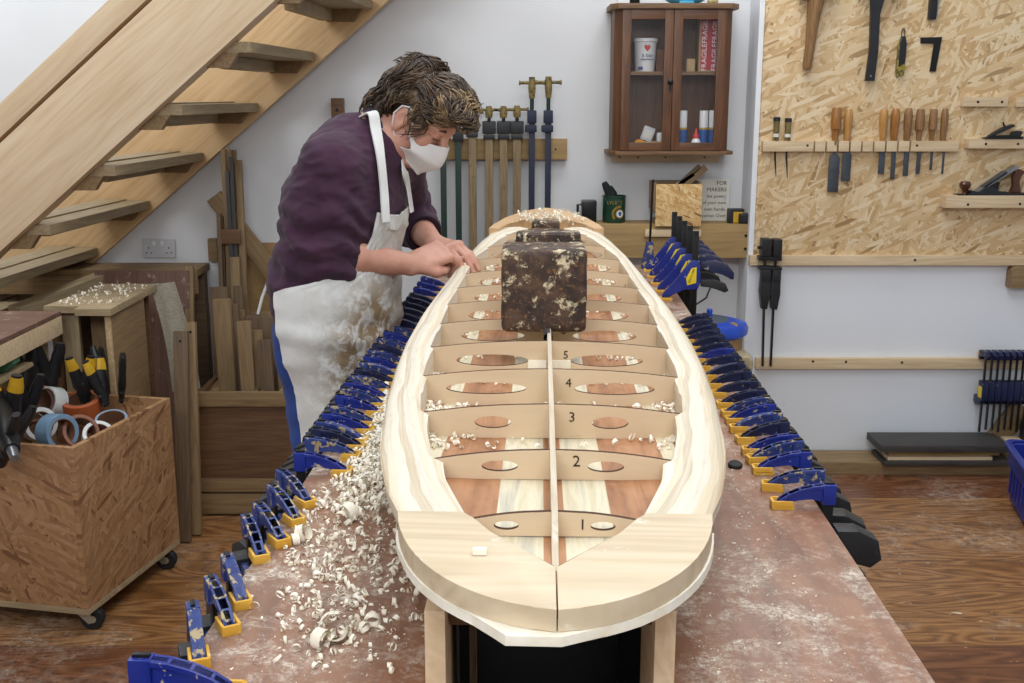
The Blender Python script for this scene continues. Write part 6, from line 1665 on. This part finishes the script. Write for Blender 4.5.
# --- jeans, shirt tail, boots
jn = SDF((-1.02, 2.45, .0), (-.05, 3.25, 1.05), .006)
for a, k_, f_ in ((hipr, kr, fr), (hipl, kl, fl)): jn.cone(a, k_, .098, .076, .03).cone(k_, f_, .076, .068, .02)
jn.cone(HIP-Vector((0, 0, .02)), WST-Vector((0, 0, .02)), .122, .112, .04, A=TA)
jn.plane((0, 0, .075), (0, 0, -1), V3((-1.02, 2.45, 0)), V3((-.05, 3.25, .1)))
part('jeans', jn.mesh('jeans', lambda P: .004*vnoise(P, (14, 14, 22))), 'denim', pers, ang=180)
for f_ in (fr, fl):
    bs = SDF(V3(f_)-.3, V3(f_)+.3, .006); bs.cone(f_+Vector((-.035, 0, -.03)), f_+Vector((-.03, 0, .04)), .052, .055, .02); bs.cone(f_+Vector((-.03, 0, -.045)), f_+tf*.19+Vector((0, 0, -.05)), .045, .040, .03)
    bs.plane((0, 0, .004), (0, 0, -1), V3(f_)-.3, (f_.x+.3, f_.y+.3, .05)); part('boot', bs.mesh('boot'), 'leather_boot', pers, ang=180)
# --- apron: lofted around trunk and thighs
tq = SDF((-1.02, 2.40, .3), (-.05, 3.32, 1.62), .006); torso(tq, .004)
tq.cone(WST-Vector((0, 0, .03)), HIP, .120, .118, .05, A=TA).cone(HIP, Vector((HIP.x+.03, HIP.y, .62)), .118, .112, .05, A=TA).cone(Vector((HIP.x+.03, HIP.y, .62)), Vector((HIP.x+.04, HIP.y, .40)), .112, .112, .05, A=TA)
def surf(c, ang, off):
    d = tf*math.cos(ang)+tl*math.sin(ang)
    ts = np.arange(.40, .02, -.004); P = np.array([tuple(c+d*t) for t in ts]); v = tq.sample(P); i = np.argmax(v < off)
    return c+d*float(ts[i])
def axis(z):
    if z > SHC.z: return SHC
    pts = [(.3, HIP), (HIP.z, HIP), (WST.z, WST), (CHT.z, CHT), (SHC.z, SHC)]
    for (za, a), (zb_, b) in zip(pts, pts[1:]):
        if z <= zb_:
            t = (z-za)/(zb_-za); q = a.lerp(b, max(0, t)); return Vector((q.x, q.y, z))
ztop_ = J(398, 207).z; zwa = J(300, 286).z; zbot_ = .52
rings = []; NA = 44; stain = []
for i in range(70):
    u = i/69; z = ztop_+(zbot_-ztop_)*u
    if z > zwa+.03: half = math.radians(30+58*min(1, (ztop_-z)/(ztop_-zwa-.03))**4)
    else: half = math.radians(95-9*min(1, max(0, (zwa-z)/.35)))
    front, back = [], []
    for j in range(NA+1):
        s = j/NA*2-1; ang = s*half
        zz = z-(.018*(1-abs(s)) if u < .05 else 0)
        c = axis(z); p = surf(c, ang, .008)
        fl_ = max(0, (zwa-z))/.45
        rip = .007*fl_*math.sin(ang*6+1.3+noise.noise(Vector((ang, z*2, 0)))*2)+.0035*noise.noise(Vector((p.x*18, p.y*18, z*12)))+.006*math.exp(-((z-(zwa-.10))/.04)**2)*math.sin(ang*3+z*60)
        dr_ = (tf*math.cos(ang)+tl*math.sin(ang)); p = p+dr_*(rip+.006+.008*fl_)
        p.z = zz; front.append(p); back.append(p-dr_*.0035)
        if True: pass
    rings.append(front+back[::-1])
mb = MB(); mb.loft(rings); me = mb.mesh('apron', 60)
at = me.attributes.new('stain', 'FLOAT', 'POINT')
vals = []
for v in me.vertices:
    d = v.co-axis(max(.35, min(v.co.z, 1.4))); a_ = math.atan2(d.dot(tl), d.dot(tf)); f = math.exp(-((v.co.z-.90)/.17)**2)*math.exp(-((a_+.30)/.62)**2)*2.6+.25*math.exp(-((a_)/.7)**2)+.05
    vals.append(min(1, f))
at.data.foreach_set('value', vals)
apr = part('apron', me, 'apron_canvas', pers, ang=60)
def strap(name, pts, w_, mat='apron_canvas', par=None, th=.0022):
    P = [Vector(p) for p in pts]; D = []
    for k in range(len(P)-1):
        n_ = 8
        for q in range(n_):
            t = q/n_; p0 = P[max(k-1, 0)]; p1, p2 = P[k], P[k+1]; p3 = P[min(k+2, len(P)-1)]
            D.append(.5*((2*p1)+(p2-p0)*t+(2*p0-5*p1+4*p2-p3)*t*t+(-p0+3*p1-3*p2+p3)*t**3))
    D.append(P[-1]); N = tq.grad(np.array([tuple(d) for d in D])); R_ = []
    for i, d in enumerate(D):
        tg = (D[min(i+1, len(D)-1)]-D[max(i-1, 0)]).normalized(); n_ = Vector(N[i]); n_ = (n_-tg*n_.dot(tg)).normalized(); s_ = tg.cross(n_)
        R_.append([d+s_*w_/2+n_*th, d-s_*w_/2+n_*th, d-s_*w_/2-n_*th, d+s_*w_/2-n_*th])
    m_ = MB(); m_.loft(R_); return part(name, m_, mat, par or apr)
def onshirt(px, py, Y, off=.014):
    p = atY(px, py, Y)
    # march from the camera to the shirt
    d = (p-Vector((0, 0, CAMH))).normalized(); P = np.array([tuple(Vector((0, 0, CAMH))+d*t) for t in np.arange(2.3, 3.3, .004)]); v = sw.sample(P); k = int(np.argmax(v < off)); return Vector(P[k]) if v[k] < off else p
strap('strap', [nb-tf*.055+tl*.0+Vector((0, 0, .028)), J(371, 112, 2.775), onshirt(376, 130, 2.76), onshirt(381, 160, 2.74, .018), onshirt(384, 190, 2.74, .022), onshirt(385, 206, 2.74, .026), onshirt(386, 222, 2.74, .026)], .027)
strap('strap', [nb+nd*.03+tl*.075, onshirt(404, 168, 2.80), onshirt(408, 185, 2.82, .018), onshirt(412, 212, 2.84, .024)], .022)
# apron tie trailing behind
mb = MB(); t0 = J(283, 276, 2.74); mb.tube([t0, J(274, 270, 2.73), J(268, 282, 2.73), J(262, 298, 2.73), J(258, 314, 2.74)], [.006, .005, .004, .004, .004], 8, flat=(1, .6)); mb.ell(J(276, 270, 2.73), (.014, .010, .022)); part('tie', mb, 'string_white', apr)
# white shirt tail below the hem at the back
mb = MB(); R_ = []
for i in range(10):
    u = i/9; z = .985-.11*u; c = axis(.9); fr_ = []; bk = []
    for j in range(9):
        ang = PI*.73+.20*(j/8); ang = -ang; d = tf*math.cos(ang)+tl*math.sin(ang); p = Vector((HIP.x, HIP.y, z))+d*(.130+.01*u); fr_.append(p); bk.append(p-d*.003)
    R_.append(fr_+bk[::-1])
mb.loft(R_); part('shirt_tail', mb, 'white_shirt', pers)
# --- face mask
rings = []
NU, NV = 22, 18
mb = MB(); G = []
for i in range(NV):
    v = i/(NV-1); row = []
    for j in range(NU):
        u = j/(NU-1)*2-1; au = abs(u)
        top, bot = .004*(1-au)-.026*au, -.118*(1-au)-.078*au
        c_ = top+(bot-top)*v; fwd = .120+.016*math.sin(PI*min(1, v*1.1))-.034*max(0, v-.45)
        a_ = fwd-.040*au-.040*au*au+.012*au*math.sin(PI*v); b_ = u*.072
        p = H(a_, b_, c_); row.append(p)
    G.append(row)
tb = bmesh.new(); vs = [[tb.verts.new(p) for p in r] for r in G]
for i in range(NV-1):
    for j in range(NU-1): tb.faces.new((vs[i][j], vs[i][j+1], vs[i+1][j+1], vs[i+1][j]))
bmesh.ops.recalc_face_normals(tb, faces=tb.faces)
bmesh.ops.solidify(tb, geom=list(tb.faces), thickness=.002)
mb.merge(tb); mk = part('face_mask', mb, 'mask_white', pers, ang=60)
for s in (-1, 1):
    pa = G[1][0 if s < 0 else NU-1]; pb = G[NV-3][0 if s < 0 else NU-1]
    mb = MB(); mb.tube([pa, H(.030, s*.079, .015), H(.004, s*.084, .035)], .0022, 8, flat=(1, 1)); mb.tube([pb, H(-.010, s*.082, -.035), H(-.022, s*.088, -.008), H(-.016, s*.088, .022), H(.004, s*.084, .035)], .0022, 8); part('ear_loop', mb, 'mask_white', mk)
# --- hair: a lumpy cap plus several hundred separate wavy locks in one mesh
hs = SDF(V3(HC)-.24, V3(HC)+.24, .004)
Eh = lambda c, r, k=.02, op='u': hs.ell(H(*c), np.array(r)*HS, HR, k, op)
Eh((-.018, 0, .048), (.098, .083, .081)); Eh((-.066, 0, .0), (.042, .070, .068), .03); Eh((.045, 0, .090), (.058, .064, .034), .03); Eh((-.085, 0, -.045), (.035, .062, .035), .03); Eh((.085, -.01, .094), (.042, .058, .024), .03)
for s in (-1, 1): Eh((.018, s*.074, .030), (.030, .012, .034), .012)
Eh((.082, 0, -.025), (.075, .10, .096), .014, 's')
for s in (-1, 1): Eh((.0, s*.098, -.012), (.042, .034, .050), .008, 's')
Eh((.02, 0, -.09), (.07, .2, .05), .01, 's')
hcap = hs.mesh('hair', lambda P: .007*vnoise(P, (30, 30, 30))+.006*vnoise(P, (62, 62, 62)), smooth=1)
mbh = MB(); mbh.bm.from_mesh(hcap); mb2 = MB()
rnd = random.Random(5)
NS = 3400
dirs = []
while len(dirs) < NS*2:
    th, ph = rnd.uniform(0, 2*PI), math.acos(rnd.uniform(-.6, 1)); dirs.append((math.sin(ph)*math.cos(th), math.sin(ph)*math.sin(th), math.cos(ph)))
dw = np.array(dirs)@HR.astype(float); o = np.array(H(-.01, 0, .035)); hit = np.zeros(len(dw)); done = np.zeros(len(dw), bool)
for t in np.arange(.2, .03, -.003):
    v = hs.sample(o+dw*t); new = (v < .002) & ~done; hit[new] = t; done |= new
PP = o+dw*hit[:, None]; NN = hs.grad(PP); cnt = 0
for p, n_, ok in zip(PP, NN, done):
    if not ok or cnt >= NS: continue
    p = Vector(p); n_ = Vector(n_); r_ = p-HC; a, b_, c = r_.dot(hf)/HS, r_.dot(hl)/HS, r_.dot(hu)/HS
    if (c < .035 and a > .005) or (c < .062 and a > .06): continue
    g1 = noise.noise(Vector((a, b_, c))*16); g2 = noise.noise(Vector((a, b_, c))*16+Vector((9, 3, 1)))
    if c > .07: fl_ = hf*(.9 if a > -.03 else -.5)-hl*.5
    else: fl_ = -hu*.8-hf*.6
    if a > .05: fl_ = -hl*.9+hu*.25+hf*.15
    fl_ = fl_+hl*g1*1.3+hf*g2*1.0; fl_ = fl_-n_*fl_.dot(n_)
    if fl_.length < .05: continue
    fl_.normalize(); sd_ = n_.cross(fl_); L = rnd.uniform(.035, .085)*(.62 if a > .05 else 1); wv = .009+.006*g2; phs = g1*9+rnd.uniform(-.5, .5); fr_ = 5.5+2*g2
    lift = .004+.006*max(0, g1)+rnd.uniform(0, .006); pts = []
    for i in range(7):
        t = i/6; pts.append(p+fl_*L*t+sd_*wv*(math.sin(phs+fr_*t)-math.sin(phs))+n_*(lift*math.sin(PI*min(1, t*1.1)*.8)+wv*.5*(math.cos(phs+fr_*t)-math.cos(phs))-.016*t*t))
    if any((q-H(.0, sg*.082, -.008)).length < .036 for q in pts for sg in (-1, 1)): continue
    blond = c > .055 and a > .015 and g1+rnd.uniform(-.4, .4) > -.1
    (mb2 if blond else mbh).tube(pts, [.0008, .0017, .0020, .0020, .0018, .0012, .0004], 4); cnt += 1
hr = part('hair', mbh, 'hair', pers, ang=180)
part('blond_locks', mb2, 'hair_blond', hr, ang=180, label='sun-bleached front locks')
# --- the little scraper block under the fingers
q = J(455, 266, 2.93); board('sanding_block', q+Vector((-.035, -.01, -.012)), q+Vector((.03, .012, .004)), .035, .016, 'shaving_wood', label='small pale wooden block held under the fingertips of the craftsman on the board edge', cat='sanding block', bev=.003)
# ================================================================== LIGHT AND CAMERA
w = bpy.data.worlds.new('daylight'); scene.world = w; w.use_nodes = True
bg = w.node_tree.nodes['Background']; bg.inputs[0].default_value = (.82, .90, 1, 1); bg.inputs[1].default_value = .52
def area(name, loc, rot, sx, sy, power, col):
    l = bpy.data.lights.new(name, 'AREA'); l.shape = 'RECTANGLE'; l.size = sx; l.size_y = sy; l.energy = power; l.color = col
    o = bpy.data.objects.new(name, l); COL.objects.link(o); o.location = loc; o.rotation_euler = rot; return o
area('roof_window_light', (.5, 2.0, 3.6), (math.radians(-6), 0, 0), 1.6, 2.2, 46, (.97, .98, 1))
area('front_window_light', (-.4, -.95, 2.7), (math.radians(55), 0, 0), 2.6, 1.2, 80, (.93, .965, 1))
area('far_roof_light', (.6, 3.9, 3.5), (0, 0, 0), 1.4, .7, 30, (.88, .94, 1))
area('stair_window_light', (-2.3, 3.7, 3.0), (math.radians(20), math.radians(-25), 0), 1.2, .9, 25, (.92, .96, 1))
scene.view_settings.view_transform = 'Standard'; scene.view_settings.look = 'None'; scene.view_settings.exposure = .1; scene.view_settings.gamma = 1
try: scene.view_settings.use_curve_mapping = False
except Exception: pass
cam = bpy.data.cameras.new('camera'); co = bpy.data.objects.new('camera', cam); COL.objects.link(co)
cam.sensor_width = 36; cam.lens = FPX/1024*36; cam.clip_start = .02
co.location = (0, 0, CAMH); co.rotation_euler = (PI/2-PITCH, 0, 0); scene.camera = co
